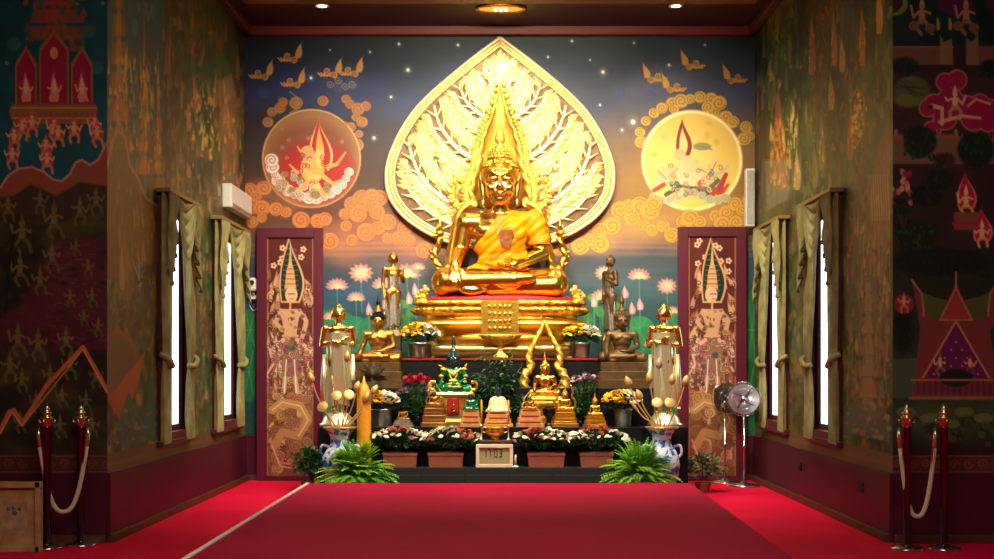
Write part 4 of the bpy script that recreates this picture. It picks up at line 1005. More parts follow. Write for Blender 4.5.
bead_ring(hw(86), zz(311), 74, .018, 'petal_row'); bead_ring(hw(84), zz(303.5), 110, .012, 'upper_bead_row')
cp = MB(); cp.box((0, -.50, (zz(303) + zz(337)) / 2), (hw(36), .05, zz(303) - zz(337))); cp.box((0, -.53, (zz(303) + zz(337)) / 2 + .01), (hw(26), .02, (zz(303) - zz(337)) * .7))
for k in range(5):
    for j in range(4): cp.ball((hw(-10 + k * 5), -.545, zz(309 + j * 7)), (.016, .01, .02), 8, 6)
cp.build('front_panel', gold, th, smooth=False)
cl = MB(); cl.stack((0, -.02, 0), [(hw(70), .40, zz(346)), (hw(70), .41, zz(348)), (hw(72), .42, zz(356))]); cl.build('base_cloth', gold_pale, th)
for sg in (-1, 1):
    x = sg * hw(76.5); m = MB()
    z0 = zz(300)
    m.ball((x, -.05, z0 + .035), (.05, .05, .05)); m.ball((x - sg * .03, -.07, z0 + .10), (.045, .05, .045)); m.ball((x - sg * .06, -.09, z0 + .095), (.025, .025, .02))
    m.tube([(x + sg * .03, -.03, z0), (x + sg * .08, -.02, z0 + .04), (x + sg * .05, -.03, z0 + .09)], [.035, .03, .01]); m.ball((x - sg * .02, -.07, z0 + .14), (.03, .03, .02))
    for k in range(6): m.ball((x + .05 * math.cos(k), -.09, z0 + .06 + .04 * math.sin(k)), .018, 6, 5)
    m.box((x, -.05, z0 - .01), (.12, .12, .03))
    m.build('lion_finial', gold_relief, th)

# ---------------------------------------------------------------- naga aureole frame around the Buddha
YA = 12.66
ar = thing('flame_aureole_frame', 'twisted gold flame arch rising from naga heads behind the great Buddha', 'aureole', (0, YA, Z4))
def pa(px_, py_, dy=0): p = at(px_, py_, YA); return Vector((p.x, dy, p.z - Z4))
def smooth_path(P, n=10):
    P = [Vector(p) for p in P]; out = []
    for i in range(len(P) - 1):
        a, b, c, d = P[max(i - 1, 0)], P[i], P[i + 1], P[min(i + 2, len(P) - 1)]
        for k in range(n):
            t = k / n
            out.append(.5 * ((2 * b) + (c - a) * t + (2 * a - 5 * b + 4 * c - d) * t * t + (3 * b - a - 3 * c + d) * t ** 3))
    return out + [P[-1]]
for sg in (-1, 1):
    def q(dx, py_, dy=0): return pa(500 + sg * dx, py_, dy)
    low = smooth_path([q(50, 262), q(47, 245), q(44, 228), q(41, 215), q(34, 207), q(26, 203)])
    MB().tube(low, [.045] * len(low), 12, twist=0).tube([p + Vector((sg * .035, .01, .005)) for p in low], .022, 8, twist=60).build('lower_arm', gold, ar)
    up_ = smooth_path([q(24, 207), q(29, 196), q(27, 182), q(22, 165), q(20, 150), q(15, 132), q(7, 112), q(0, 84)])
    MB().tube(up_, [.05 - .035 * i / len(up_) for i in range(len(up_))], 14, twist=42).build('twisted_arch', gold_relief, ar)
    fl = MB()
    for i in range(2, len(up_) - 2, 2):
        p = up_[i]; t = (up_[i + 1] - up_[i - 1]).normalized(); n = Vector((t.z, 0, -t.x)) * sg
        if n.x * sg < 0: n = -n
        k = 1 - .45 * i / len(up_); L = .13 * k
        u_ = (n * .75 + t * .65).normalized(); v_ = Vector((-u_.z, 0, u_.x))
        fl.prism([(0, -.04 * k), (L * .4, -.045 * k), (L, 0), (L * .45, .03 * k), (0, .035 * k)], p + n * .02, u_, v_, (0, -1, 0), .025, bulge=.012)
    fl.build('flame_fringe', gold_relief, ar)
    # scrolling wing beside the head
    wg = MB(); sp = smooth_path([q(30, 200), q(40, 205), q(47, 196), q(44, 183), q(37, 185), q(38, 193)])
    wg.tube(sp, [.03 - .02 * i / len(sp) for i in range(len(sp))], 10, twist=60)
    for i in range(2, len(sp) - 10, 3):
        p = sp[i]; n = (p - q(38, 192)).normalized(); v_ = Vector((-n.z, 0, n.x)); wg.prism([(0, -.025), (.05, -.02), (.09, 0), (.04, .025), (0, .025)], p, n, v_, (0, -1, 0), .02, bulge=.01)
    wg.build('scroll_wing', gold_relief, ar)
    # naga
    ng = MB(); neck = smooth_path([q(50, 262, -.02), q(53, 272, -.04), q(60, 268, -.04), q(65, 256, -.03), q(62, 246, -.03), q(59, 238, -.04)])
    ng.tube(neck, [.05, *[.05 - .02 * i / len(neck) for i in range(1, len(neck))]], 12, twist=50)
    ng.ball(q(60, 234, -.05), (.05, .05, .04)); ng.ball(q(64, 237, -.07), (.04, .035, .022)); ng.ball(q(62, 229, -.03), (.02, .02, .05))
    ng.lathe(q(60, 230, -.04), [(.03, 0), (.02, .05), (.001, .16)], 8)
    for k in range(6): p = neck[8 + k * 5] if 8 + k * 5 < len(neck) else neck[-1]; ng.prism([(0, -.02), (.05, -.015), (.08, .03), (.02, .02)], p, (sg, 0, 0), (0, 0, 1), (0, -1, 0), .02, bulge=.01)
    ng.tube([q(57, 272), q(57, 283), q(56, 296)], [.03, .02, .035], 8)
    ng.build('naga_head', gold, ar)
MB().tube([(0, .02, 0.3), (0, .02, .9), (0, .06, 1.6), (0, .04, zz(120))], [.05, .05, .04, .03], 8).box((0, 0.05, .15), (.3, .12, .3)).build('back_post', gold_dark, ar)
# inner plate of the arch
inn = [(pa(500 + x, y).x, pa(500, y).z) for (x, y) in ((0, 96), (7, 118), (15, 138), (19, 155), (21, 170), (25, 185), (23, 200), (0, 206), (-23, 200), (-25, 185), (-21, 170), (-19, 155), (-15, 138), (-7, 118))]
MB().prism(inn, (0, .03, 0), (1, 0, 0), (0, 0, 1), (0, -1, 0), .015).build('inner_plate', gold_relief, ar)

# ---------------------------------------------------------------- bodhi-leaf halo
YH = 12.9
ha = thing('bodhi_leaf_halo', 'huge pointed gilt bodhi leaf halo with relief foliage on the mural wall', 'halo', (0, YH, Z4))
hp_ = [(0, 37), (12, 46), (24, 55), (45, 72), (65, 89), (84, 108), (98, 128), (108, 148), (113.5, 165), (114.5, 180), (112, 195), (104, 209), (91, 222), (72, 234), (50, 243), (25, 248), (0, 250)]
full = smooth_path([Vector((x, y, 0)) for x, y in hp_], 6)
outline = [(p.x, p.y) for p in full] + [(-p.x, p.y) for p in full[::-1]][1:-1]
def hc(x, y): return ((x) * YH / F, EYE + (365 - y) * YH / F - Z4)
halo_back = mat('halo_backing', (178, 146, 112), .6, .1, rgb2=(150, 118, 88), scale=18, bump=.2)
halo_leaf = mat('halo_gold', (246, 216, 128), .45, .6, var=.2, scale=9, bump=.3)
halo_pale = mat('halo_pale_gold', (246, 226, 170), .5, .5, var=.12, scale=9, bump=.2)
MB().prism([hc(*p) for p in outline], (0, .03, 0), (1, 0, 0), (0, 0, 1), (0, -1, 0), .03).build('backing_plate', halo_back, ha)
def scaled(k):
    c = (0, 158); return [(c[0] + (x - c[0]) * k, c[1] + (y - c[1]) * k) for x, y in outline]
def loop_tube(m, k, r, dy, twist=None):
    pts = [Vector((hc(*p)[0], dy, hc(*p)[1])) for p in scaled(k)]; pts.append(pts[0]); m.tube(pts, r, 8, twist=twist); return m
rim = MB(); loop_tube(rim, .992, .022, -.01); loop_tube(rim, .925, .014, -.012); rim.build('rim', halo_pale, ha)
loop_tube(MB(), .958, .016, -.01, 55).build('rope_border', halo_leaf, ha)
bead = MB()
for k_ in (.975, .942):
    pts = scaled(k_); pts.append(pts[0]); q3 = []
    for i in range(len(pts) - 1):
        a = Vector(hc(*pts[i])); b = Vector(hc(*pts[i + 1])); d = (b - a).length; n = max(1, int(d / .007))
        for j in range(n): p = a.lerp(b, j / n); q3.append((p.x, -.006, p.y))
    bead.tube(q3, [.004 + .009 * abs(math.sin(PI * j / 4)) for j in range(len(q3))], 6)
bead.build('bead_border', halo_leaf, ha)
brs = MB(); lv = MB(); lv2 = MB(); r_ = random.Random(5)
inner = scaled(.90)
def in_poly(x, y, P):
    c = False
    for i in range(len(P)):
        x0, y0 = P[i]; x1, y1 = P[i - 1]
        if (y0 > y) != (y1 > y) and x < (x1 - x0) * (y - y0) / (y1 - y0) + x0: c = not c
    return c
def bleaf(m, x, y, ang, L, wd, dy):
    if not in_poly(x + L * .8 * math.cos(ang), y - L * .8 * math.sin(ang), inner) or not in_poly(x, y, inner): return
    o = hc(x, y); k = YH / F
    u_ = Vector((math.cos(ang), 0, math.sin(ang))); v_ = Vector((-u_.z, 0, u_.x)); n_ = (Vector((0, -1, 0)) + u_ * r_.uniform(-.25, .25) + v_ * r_.uniform(-.3, .3)).normalized()
    v_ = n_.cross(u_).normalized() * -1
    pts = [(0, 0), (.12, .34), (.34, .5), (.58, .36), (.8, .14), (1, 0), (.8, -.14), (.58, -.36), (.34, -.5), (.12, -.34)]
    m.prism([(a * L * k, b * wd * k) for a, b in pts], (o[0], dy, o[1]), u_, v_, n_, .012, bulge=.012)
brd = []
for sg in (-1, 1):
    for P, r0 in (([(6, 215), (30, 210), (55, 200), (76, 182), (87, 160), (91, 142)], .045), ([(14, 168), (30, 158), (46, 146), (60, 126), (66, 106)], .04), ([(12, 120), (24, 112), (34, 102), (40, 88)], .032), ([(10, 232), (35, 228), (58, 220), (80, 205), (92, 188)], .032), ([(2, 112), (8, 90), (14, 70)], .028)):
        pts = smooth_path([Vector((sg * x, y, 0)) for x, y in P], 8)
        p3 = [Vector((hc(p.x, p.y)[0], -.03, hc(p.x, p.y)[1])) for p in pts]
        brs.tube(p3, [r0 * (1 - .7 * i / len(p3)) for i in range(len(p3))], 8, flat=.5)
        brd.append(pts)
        for i in range(2, len(pts) - 1):
            t = pts[i + 1] - pts[i - 1]; an = math.atan2(-t.y, t.x)
            if i % 5 == 2:
                for sd in (-1, 1):
                    tw = an + sd * .7; e = (pts[i].x + 13 * math.cos(tw), pts[i].y - 13 * math.sin(tw))
                    a = hc(pts[i].x, pts[i].y); b = hc(*e); brs.tube([(a[0], -.03, a[1]), (b[0], -.035, b[1])], [r0 * .45, .006], 6, flat=.5)
            for sd in (-1, 1):
                for off in (7, 13):
                    bx = pts[i].x + math.cos(an + sd * PI / 2) * off; by = pts[i].y - math.sin(an + sd * PI / 2) * off
                    bleaf(lv if off == 7 else lv2, bx, by, an + sd * r_.uniform(.45, .9), r_.uniform(10, 14), r_.uniform(6, 9), -.012 if off == 13 else -.02)
        p = pts[-1]; t = pts[-1] - pts[-3]; an = math.atan2(-t.y, t.x)
        for d_ in (-.8, -.3, .3, .8): bleaf(lv, p.x, p.y, an + d_, 12, 6, -.02)
for _ in range(900):
    x = r_.uniform(-108, 108); y = r_.uniform(48, 246)
    dmin = min((Vector((x, y, 0)) - p).length for b in brd for p in b[::3])
    if dmin < 9: continue
    an = math.atan2(190 - y, x) + r_.uniform(-.3, .3)
    bleaf(lv2, x, y, an, r_.uniform(8, 12), r_.uniform(6, 9), -.010)
for _ in range(60):
    x = r_.gauss(0, 10); y = r_.uniform(56, 84); bleaf(lv, x, y, math.atan2(110 - y, x), 10, 7, -.02)
brs.build('branches', halo_pale, ha); lv.build('inner_leaves', halo_leaf, ha, smooth=False); lv2.build('outer_leaves', halo_leaf, ha, smooth=False)
# ================================================================ statues on the altar
def mdl(x, Y, z): return ((x - 500) * Y / F, Y, z)
def zpx(py, Y): return EYE + (365 - py) * Y / F
def put(name, me, m, parent, loc=(0, 0, 0), sc=None):
    o = link(name, me, parent, loc); setmat(o, m)
    if sc: o.scale = (sc,) * 3
    return o
def seated(parent, z, W, mb_, mh, mhair, hs=1.15, flame=True, sash=None):
    """a seated figure of knee width W standing on height z of its thing"""
    put('body', ME_BODY, mb_, parent, (0, 0, z), W)
    hs = hs * 1.12; hz = z + W * (.665 + .12 * hs - hs * .845)
    put('head', ME_HEAD, mh, parent, (0, 0, hz), W * hs); put('hair', ME_HAIR, mhair, parent, (0, 0, hz), W * hs)
    if sash: o = sash_from(ME_BODY, 'robe_sash', sash, parent, folds=False); o.location = (0, 0, z); o.scale = (W,) * 3
def steps(parent, name, rows, m, y=0, bevel=True):
    """rows: (half width, half depth, z) - profile from below"""
    return MB().stack((0, y, 0), rows).build(name, m, parent, smooth=False)
def arch(parent, W, z, H, m, name='flame_aureole', y=.12, th=1.2):
    """pointed openwork arch behind a seated figure: two serpents rising to a tip"""
    a = MB()
    for sg in (-1, 1):
        p = smooth_path([(sg * W * .50, y, z + .03 * H), (sg * W * .56, y, z + .14 * H), (sg * W * .53, y, z + .27 * H), (sg * W * .38, y, z + .37 * H), (sg * W * .42, y, z + .47 * H), (sg * W * .40, y, z + .58 * H), (sg * W * .28, y, z + .70 * H), (sg * W * .12, y, z + .85 * H), (0, y, z + H)], 6)
        a.tube(p, [.05 * W * th * (1.15 - .8 * i / len(p)) for i in range(len(p))], 8, twist=26 / W)
        for i in range(22, len(p) - 3, 3):
            t = (p[i + 1] - p[i - 1]).normalized(); n = Vector((t.z, 0, -t.x))
            if n.x * sg < 0: n = -n
            u_ = (n + t).normalized(); v_ = Vector((-u_.z, 0, u_.x)); k = W * (1.1 - .6 * i / len(p))
            a.prism([(0, -.05 * k), (.14 * k, 0), (0, .05 * k)], p[i], u_, v_, (0, -1, 0), .02 * W, bulge=.01 * W)
        a.ball((sg * W * .56, y - .02 * W, z + .12 * H), (.06 * W, .05 * W, .07 * W))
    return a.build(name, m, parent)

# bronze seated Buddha, left, crowned with a flame
Y_ = 11.95; k = Y_ / F
t = thing('bronze_buddha_statue', 'dark bronze seated Buddha with flame crown on three broad steps, left of the throne', 'statue', mdl(378, Y_, Z3), group='seated Buddhas beside the throne')
zb = zpx(362, Y_) - Z3 
steps(t, 'stepped_base', [(27 * k, .20, 0), (27 * k, .20, zb * .30), (25 * k, .19, zb * .32), (25.5 * k, .19, zb * .36), (25.5 * k, .19, zb * .62), (23.5 * k, .18, zb * .65), (24 * k, .18, zb * .69), (24 * k, .18, zb * .98), (22.5 * k, .17, zb)], bronze)
W = 50 * k
seated(t, zb - .01, W, gold_dark, gold_dark, bronze_black, 1.2)
cr = MB().lathe((0, .02 * W, zb + W * 1.0), [(.05, 0), (.055, .01), (.03, .03), (.034, .04), (.018, .06), (.02, .07), (.001, .16)], 16, mod=6)
for q in (-1, 1): cr.prism([(0, -.015), (.05, -.01), (.09, .01), (.04, .02)], (q * .05, 0, zb + W * .86), (q * .4, 0, .9), (-.9, 0, q * .4), (0, -1, 0), .012, bulge=.008)
cr.build('flame_crown', gold_dark, t)
# brown seated Buddha, right
t = thing('brown_buddha_statue', 'plain brown bronze seated Buddha with bare curled head, right of the throne', 'statue', mdl(622, Y_, Z3), group='seated Buddhas beside the throne')
steps(t, 'stepped_base', [(26 * k, .20, 0), (26 * k, .20, zb * .30), (24 * k, .19, zb * .32), (24.5 * k, .19, zb * .36), (24.5 * k, .19, zb * .62), (22.5 * k, .18, zb * .65), (23 * k, .18, zb * .69), (23 * k, .18, zb * .98), (21.5 * k, .17, zb)], bronze)
seated(t, zb - .01, W, bronze, bronze, bronze, 1.3)

# ---- standing figures
def standing_mb(arms):
    m = MB()
    for q in (-1, 1):
        m.ball((q * .045, -.035, .012), (.022, .045, .014)); cap(m, (q * .04, 0, .02), (q * .045, 0, .28), .022, .036)
        cap(m, (q * .045, 0, .28), (q * .05, 0, .48), .038, .055)
    m.ball((0, 0, .50), (.085, .06, .07)); m.ball((0, 0, .60), (.07, .05, .08)); m.ball((0, 0, .71), (.088, .055, .08)); m.ball((0, 0, .77), (.095, .05, .045))
    cap(m, (0, 0, .78), (0, 0, .85), .03, .028)
    for q in (-1, 1):
        m.ball((q * .105, 0, .775), .034)
    if arms == 'crossed':
        cap(m, (-.11, 0, .77), (-.135, .01, .62), .032, .026); cap(m, (-.135, .01, .62), (.02, -.075, .67), .026, .018); m.ball((.05, -.075, .69), (.03, .014, .018))
        cap(m, (.11, 0, .77), (.135, .01, .62), .032, .026); cap(m, (.135, .01, .62), (-.02, -.08, .64), .026, .018); m.ball((-.05, -.078, .655), (.03, .014, .018))
    elif arms == 'bowl':
        for q in (-1, 1): cap(m, (q * .11, 0, .77), (q * .125, 0, .62), .032, .026); cap(m, (q * .125, 0, .62), (q * .035, -.10, .60), .025, .018); m.ball((q * .03, -.11, .60), .02)
        m.ball((0, -.11, .615), (.05, .045, .03))
    else:
        cap(m, (-.11, 0, .77), (-.13, .01, .60), .032, .026); cap(m, (-.13, .01, .60), (-.12, -.02, .44), .025, .018); m.ball((-.12, -.025, .41), (.014, .02, .035))
        cap(m, (.11, 0, .77), (.13, 0, .62), .032, .026); cap(m, (.13, 0, .62), (.08, -.11, .68), .025, .018); m.ball((.08, -.12, .71), (.018, .012, .03))
    m.ball((0, 0, .905), (.053, .058, .062)); m.ball((0, -.055, .90), (.011, .014, .02)); m.ball((0, .01, .925), (.062, .064, .056)); m.ball((0, .01, .978), .026)
    for q in (-1, 1): m.ball((q * .058, 0, .885), (.010, .013, .034))
    return m
ME_ST = {a: fuse('_st' + a, standing_mb(a), .0085, gold, smooth=4, dec=.6) for a in ('crossed', 'bowl', 'raised')}
def robe_mb():
    m = MB()
    def f(u, v):
        a = 2 * PI * u; z = .09 + .66 * v
        wx = .125 - .028 * v + .010 * math.cos(v * 5); wy = .052 + .008 * v
        c, s_ = math.cos(a), math.sin(a)
        c = math.copysign(abs(c) ** .8, c)
        w_ = .005 * math.sin(9 * a + 3 * v)
        return Vector(((wx + w_) * c, (wy + w_) * s_, z - .05 * abs(c) * (1 - v)))
    m.grid(f, 48, 14)
    for q in (-1, 1): m.prism([(0, 0), (.045, .02), (.04, .30), (.025, .5), (0, .5)], (q * .105, .01, .05), (q, 0, 0), (0, 0, 1), (0, -1, 0), .02, bulge=.008)
    return m
ME_ROBE = robe_mb().mesh('robe', gold)
def stand(label, x, Y, ztop_px, zfoot, arms, m1, m2, rz, group, base=None, name='standing_buddha_statue'):
    H = zpx(ztop_px, Y) - zfoot
    t = thing(name, label, 'statue', mdl(x, Y, zfoot), rz, group)
    return t, H
pale_glass = mat('silvered_gold', (255, 242, 196), .3, .9, var=.1, scale=5)
YG = 11.72
for (x, lab, rz, ar_) in ((338.5, 'tall shiny gold standing Buddha with crossed arms, left end of the altar', .35, 'crossed'), (664, 'tall shiny gold standing Buddha with crossed arms, right end of the altar', -.5, 'crossed')):
    z0 = zpx(412, YG); H = zpx(303, YG) - z0
    t = thing('standing_buddha_statue', lab, 'statue', mdl(x, YG, Z2), rz, 'tall gold standing Buddhas')
    hb = z0 - Z2
    MB().lathe((0, 0, 0), [(.19, 0), (.195, .015), (.17, .03), (.15, hb * .6), (.11, hb * .9), (.09, hb)], 32, 1, .8).build('flared_base', pale_glass, t)
    o_ = put('body', ME_ST[ar_], gold_face, t, (0, 0, hb - .01), H); o_.scale = (H * 1.12, H * 1.1, H); o_ = put('robe', ME_ROBE, pale_glass, t, (0, 0, hb - .01), H); o_.scale = (H * 1.12, H * 1.25, H * .98)
YL = 12.5
for (x, top, foot, lab, rz, m1) in ((393, 251, 330, 'slim gold standing Buddha behind the dark bronze Buddha, left', .3, gold_dark), (610, 254, 335, 'slim brown standing Buddha turned sideways behind the brown Buddha, right', -1.0, bronze)):
    z0 = zpx(foot, YL); H = zpx(top, YL) - z0
    t = thing('slim_standing_statue', lab, 'statue', mdl(x, YL, Z3), 0, 'slim standing Buddhas')
    hb = z0 - Z3; w_ = .12
    steps(t, 'plinth', [(w_, w_, 0), (w_, w_, hb * .3), (w_ * .85, w_ * .85, hb * .33), (w_ * .9, w_ * .9, hb * .6), (w_ * .75, w_ * .75, hb * .63), (w_ * .8, w_ * .8, hb * .9), (w_ * .6, w_ * .6, hb)], bronze)
    o = put('body', ME_ST['raised'], m1, t, (0, 0, hb - .005), H); o.rotation_euler.z = rz
    o2 = put('robe', ME_ROBE, silver, t, (0, 0, hb - .005), H * .92); o2.rotation_euler.z = rz; o2.scale = (H * .7, H * .8, H * .93)

# emerald Buddha in gold regalia
YE_ = 11.73; k = YE_ / F
t = thing('emerald_buddha_statue', 'green glass seated Buddha in gold regalia on a gold stand with red plaque', 'statue', mdl(453.5, YE_, Z2))
W = 38 * k; ze = zpx(392, YE_) - Z2
steps(t, 'gold_stand', [(.17, .09, 0), (.165, .09, .04), (.13, .08, .07), (.12, .075, .12), (.15, .09, .2), (.20, .11, ze - .06), (.22, .12, ze - .05), (.22, .12, ze - .02), (.205, .11, ze)], gold_pale)
pq = MB().box((0, -.10, .20), (.12, .03, .18)).build('red_plaque', crimson_paint, t, smooth=False, bevel=.012)
fg = MB()
for j in range(5): fg.tube([(-.03 + .01 * j, -.12, .135 + j * .03), (.012, -.122, .155 + j * .03), (.036 - .01 * j, -.12, .14 + j * .03)], .006, 5)
fg.build('gold_ornament', gold_pale, pq)
seated(t, ze - .004, W, emerald, dark_jade, dark_jade, 1.45)
rg = MB()
rg.tube(smooth_path([(-.2 * W, -.06 * W, ze + .63 * W), (-.12 * W, -.14 * W, ze + .55 * W), (0, -.16 * W, ze + .47 * W), (.12 * W, -.14 * W, ze + .55 * W), (.2 * W, -.06 * W, ze + .63 * W)]), .022 * W, 6)
rg.tube(smooth_path([(-.13 * W, -.10 * W, ze + .60 * W), (-.07 * W, -.16 * W, ze + .40 * W), (0, -.15 * W, ze + .33 * W), (.07 * W, -.16 * W, ze + .40 * W), (.13 * W, -.10 * W, ze + .60 * W)]), .018 * W, 6)
rg.ball((0, -.16 * W, ze + .48 * W), (.05 * W, .02 * W, .06 * W)); rg.ball((0, -.15 * W, ze + .30 * W), (.12 * W, .03 * W, .04 * W)); rg.ball((0, -.2 * W, ze + .22 * W), (.2 * W, .04 * W, .03 * W))
for q in (-1, 1):
    rg.ball((q * .27 * W, .02 * W, ze + .60 * W), (.085 * W, .08 * W, .05 * W)); rg.ball((q * .32 * W, -.0 * W, ze + .42 * W), (.075 * W, .07 * W, .05 * W)); rg.ball((q * .31 * W, -.12 * W, ze + .27 * W), (.06 * W, .06 * W, .03 * W))
    rg.tube(smooth_path([(q * .5 * W, -.08 * W, ze + .05 * W), (q * .62 * W, -.1 * W, ze + .10 * W), (q * .60 * W, -.1 * W, ze + .25 * W), (q * .46 * W, -.1 * W, ze + .26 * W)]), [.05 * W] * 30 + [.02 * W], 8)
    rg.prism([(0, -.03 * W), (.09 * W, -.02 * W), (.16 * W, .03 * W), (.06 * W, .04 * W)], (q * .27 * W, 0, ze + .63 * W), (q * .7, 0, .7), (-.7, 0, q * .7), (0, -1, 0), .02 * W, bulge=.01)
rg.ball((.16 * W, -.32 * W, ze + .14 * W), (.06 * W, .03 * W, .03 * W)); rg.ball((-.1 * W, -.3 * W, ze + .16 * W), (.05 * W, .02 * W, .02 * W))
rg.build('gold_regalia', gold_relief, t)
MB().lathe((0, .02 * W, ze + .93 * W), [(.14 * W, 0, .1), (.15 * W, .02 * W, .2), (.10 * W, .05 * W), (.11 * W, .08 * W, .2), (.07 * W, .12 * W), (.075 * W, .15 * W, .2), (.03 * W, .22 * W), (.001, .42 * W)], 20, mod=8).build('crown', gold_relief, t)
# gold Buddha in a flame arch, right of centre
YM = 11.72; k = YM / F
t = thing('gold_arched_buddha_statue', 'medium gold seated Buddha inside a tall flame arch, right of centre', 'statue', mdl(545, YM, Z2))
W = 33 * k; zb = zpx(396, YM) - Z2
steps(t, 'lotus_base', [(19 * k, .14, 0), (19 * k, .14, .08), (16 * k, .12, .10), (16 * k, .12, .17), (19 * k, .14, .20), (19 * k, .14, .23), (16 * k, .12, .25), (18 * k, .13, zb - .03), (16.5 * k, .12, zb)], gold)
seated(t, zb - .004, W, gold_mirror, gold_mirror, gold, 1.2); arch(t, W * 1.12, zb, zpx(320, YM) - Z2 - zb, gold_relief, y=.10, th=2.6)

# ---- small images on the second tier
Y2 = 11.485; k = Y2 / F
def stepped_small(t, hw_, h, m, band=None):
    n = 3; rows = []
    for i in range(n):
        a = hw_ * (1 - .12 * i); z0 = h * i / n; rows += [(a, a * .7, z0), (a, a * .7, z0 + h / n * .55), (a * .88, a * .62, z0 + h / n * .62), (a * .88, a * .62, z0 + h / n * .98)]
    steps(t, 'stepped_base', rows, m)
    if band:
        for i in range(n): MB().box((0, -hw_ * .66 * (.90 - .11 * i), h * (i + .80) / n), (hw_ * 1.6 * (.89 - .11 * i), .012, h / n * .34)).build('red_band', band, t, smooth=False)
def small(name, label, x, bw, bh_px, W_px, mb_, mh, mhair, mbase, band=None, ar_=None, cat='statue', dy=0, bot=427, sash=None, hs=1.4):
    Yq = Y2 + dy; kk = Yq / F
    t = thing(name, label, cat, mdl(x, Yq, Z2))
    zt = zpx(427 - bh_px, Yq) - Z2
    stepped_small(t, bw / 2 * kk, zt, mbase, band)
    seated(t, zt - .004, W_px * kk, mb_, mh, mhair, hs, sash=sash)
    if ar_: arch(t, W_px * kk * 1.05, zt, ar_ * kk, mbase, y=.05)
    return t, zt
small('dark_buddha_statuette', 'tiny dark Buddha statuette with gold chest, left end of the small images', 403, 22, 7, 14, gold_dark, bronze_black, bronze_black, silver)
t, zt = small('ornate_statuette', 'small ornate many-stepped gilt statuette left of the red plaque', 434, 26, 22, 14, gold_dark, bronze, gold_dark, gold_pale, ar_=24)
t, zt = small('green_statuette', 'tiny green Buddha with gold crown on a red and gold stepped base', 471, 22, 17, 17, emerald, dark_jade, gold_relief, orange_gold, crimson_paint)
t, zt = small('cream_statuette', 'cream robed seated figure with dark green face, centre of the altar', 498, 30, 15, 22, cream, dark_jade, dark_jade, orange_gold, crimson_paint, hs=1.35)
MB().lathe((0, .01, zt), [(.13, 0), (.125, .02), (.10, .045), (.094, .08), (.088, .11), (.074, .136), (.045, .155), (.03, .162)], 28, 1, .7).build('cream_robe', cream, t)
t, zt = small('gilt_green_statuette', 'tiny gilt and green statuette on a pink stepped base, right of the cream figure', 530, 28, 18, 13, gold_dark, emerald, gold, orange_gold, crimson_paint, ar_=18)
small('gold_arched_statuette', 'small gold Buddha statuette in its own flame arch on a gold base', 565, 27, 17, 18, gold_mirror, gold, gold, gold, ar_=36, dy=.02)
small('gold_plain_statuette', 'small plain gold Buddha statuette with tall finial, rightmost of the small images', 595, 24, 12, 16, gold_mirror, gold, gold, gold, dy=.02)

# ---- vessels
t = thing('gold_pedestal_bowl', 'wide fluted gold offering bowl on a foot at the front of the throne', 'bowl', mdl(500.5, 11.93, Z4 + .001))
k = 11.93 / F
MB().lathe((0, 0, 0), [(8 * k, 0), (8.5 * k, .01), (6 * k, .03), (2.6 * k, .06), (2.2 * k, .10), (3 * k, .125), (8 * k, .15, .04), (16 * k, .19, .06), (21.5 * k, .235, .06), (20.8 * k, .24, .06), (15 * k, .2), (1 * k, .16)], 64, 1, .45, mod=24).build('bowl', gold_relief, t, auto=1.2)
t = thing('dark_cup', 'small dark bronze cup beside the small gold statuettes', 'cup', mdl(549, 11.52, Z2))
MB().lathe((0, 0, 0), [(.05, 0), (.052, .01), (.025, .03), (.02, .07), (.035, .09), (.06, .13), (.068, .18), (.062, .185), (.05, .13), (.005, .1)], 24).build('cup', bronze_black, t)
t = thing('lotus_leaf_bowl', 'crumpled grey metal lotus bowl on a stem before the dark bronze Buddha', 'bowl', mdl(373, 11.74, Z3 + .001))
k = 11.74 / F
b = MB().lathe((0, 0, 0), [(.07, 0), (.07, .06), (.06, .065), (.03, .07), (.02, .11)], 4); b.build('square_foot', silver, t, smooth=False)
b = MB()
for i in range(3):
    for j in range(9):
        a = j * 2 * PI / 9 + i * .3; R = (.06, .09, .12)[i]
        d = Vector((math.cos(a), math.sin(a) * .7, 1.4 - .5 * i)); b.leaf((0, 0, .10), d, .17, .07, droop=-.1 + .2 * i, n=4)
b.build('lotus_petals', silver, t)
# incense stand, burner, thin candles
t = thing('wooden_stand', 'small dark wooden stand behind the digital clock', 'stand', mdl(495, 11.29, Z1))
k = 11.25 / F; zt = zpx(440, 11.25) - Z1
MB().box((0, 0, zt - .012), (36 * k, .17, .024)).box((0, 0, zt - .036), (34 * k, .16, .02)).box((0, 0, (zt - .046) / 2), (32 * k, .15, zt - .046)).build('stand_body', wood_dark, t, smooth=False, bevel=.003)
ztop = Z1 + zt
t = thing('brass_incense_burner', 'round brass incense burner between two thin candles', 'incense burner', mdl(495, 11.27, ztop + .001))
MB().lathe((0, 0, 0), [(.045, 0), (.05, .008), (.03, .02), (.05, .035), (.085, .06), (.092, .09), (.08, .115), (.086, .125), (.078, .125), (.06, .1), (.005, .09)], 32).build('bowl', gold, t)
for q in (-1, 1): MB().tube(smooth_path([(q * .085, 0, .07), (q * .12, 0, .08), (q * .115, 0, .12), (q * .08, 0, .115)], 5), .008, 6).build('handle', gold, t)
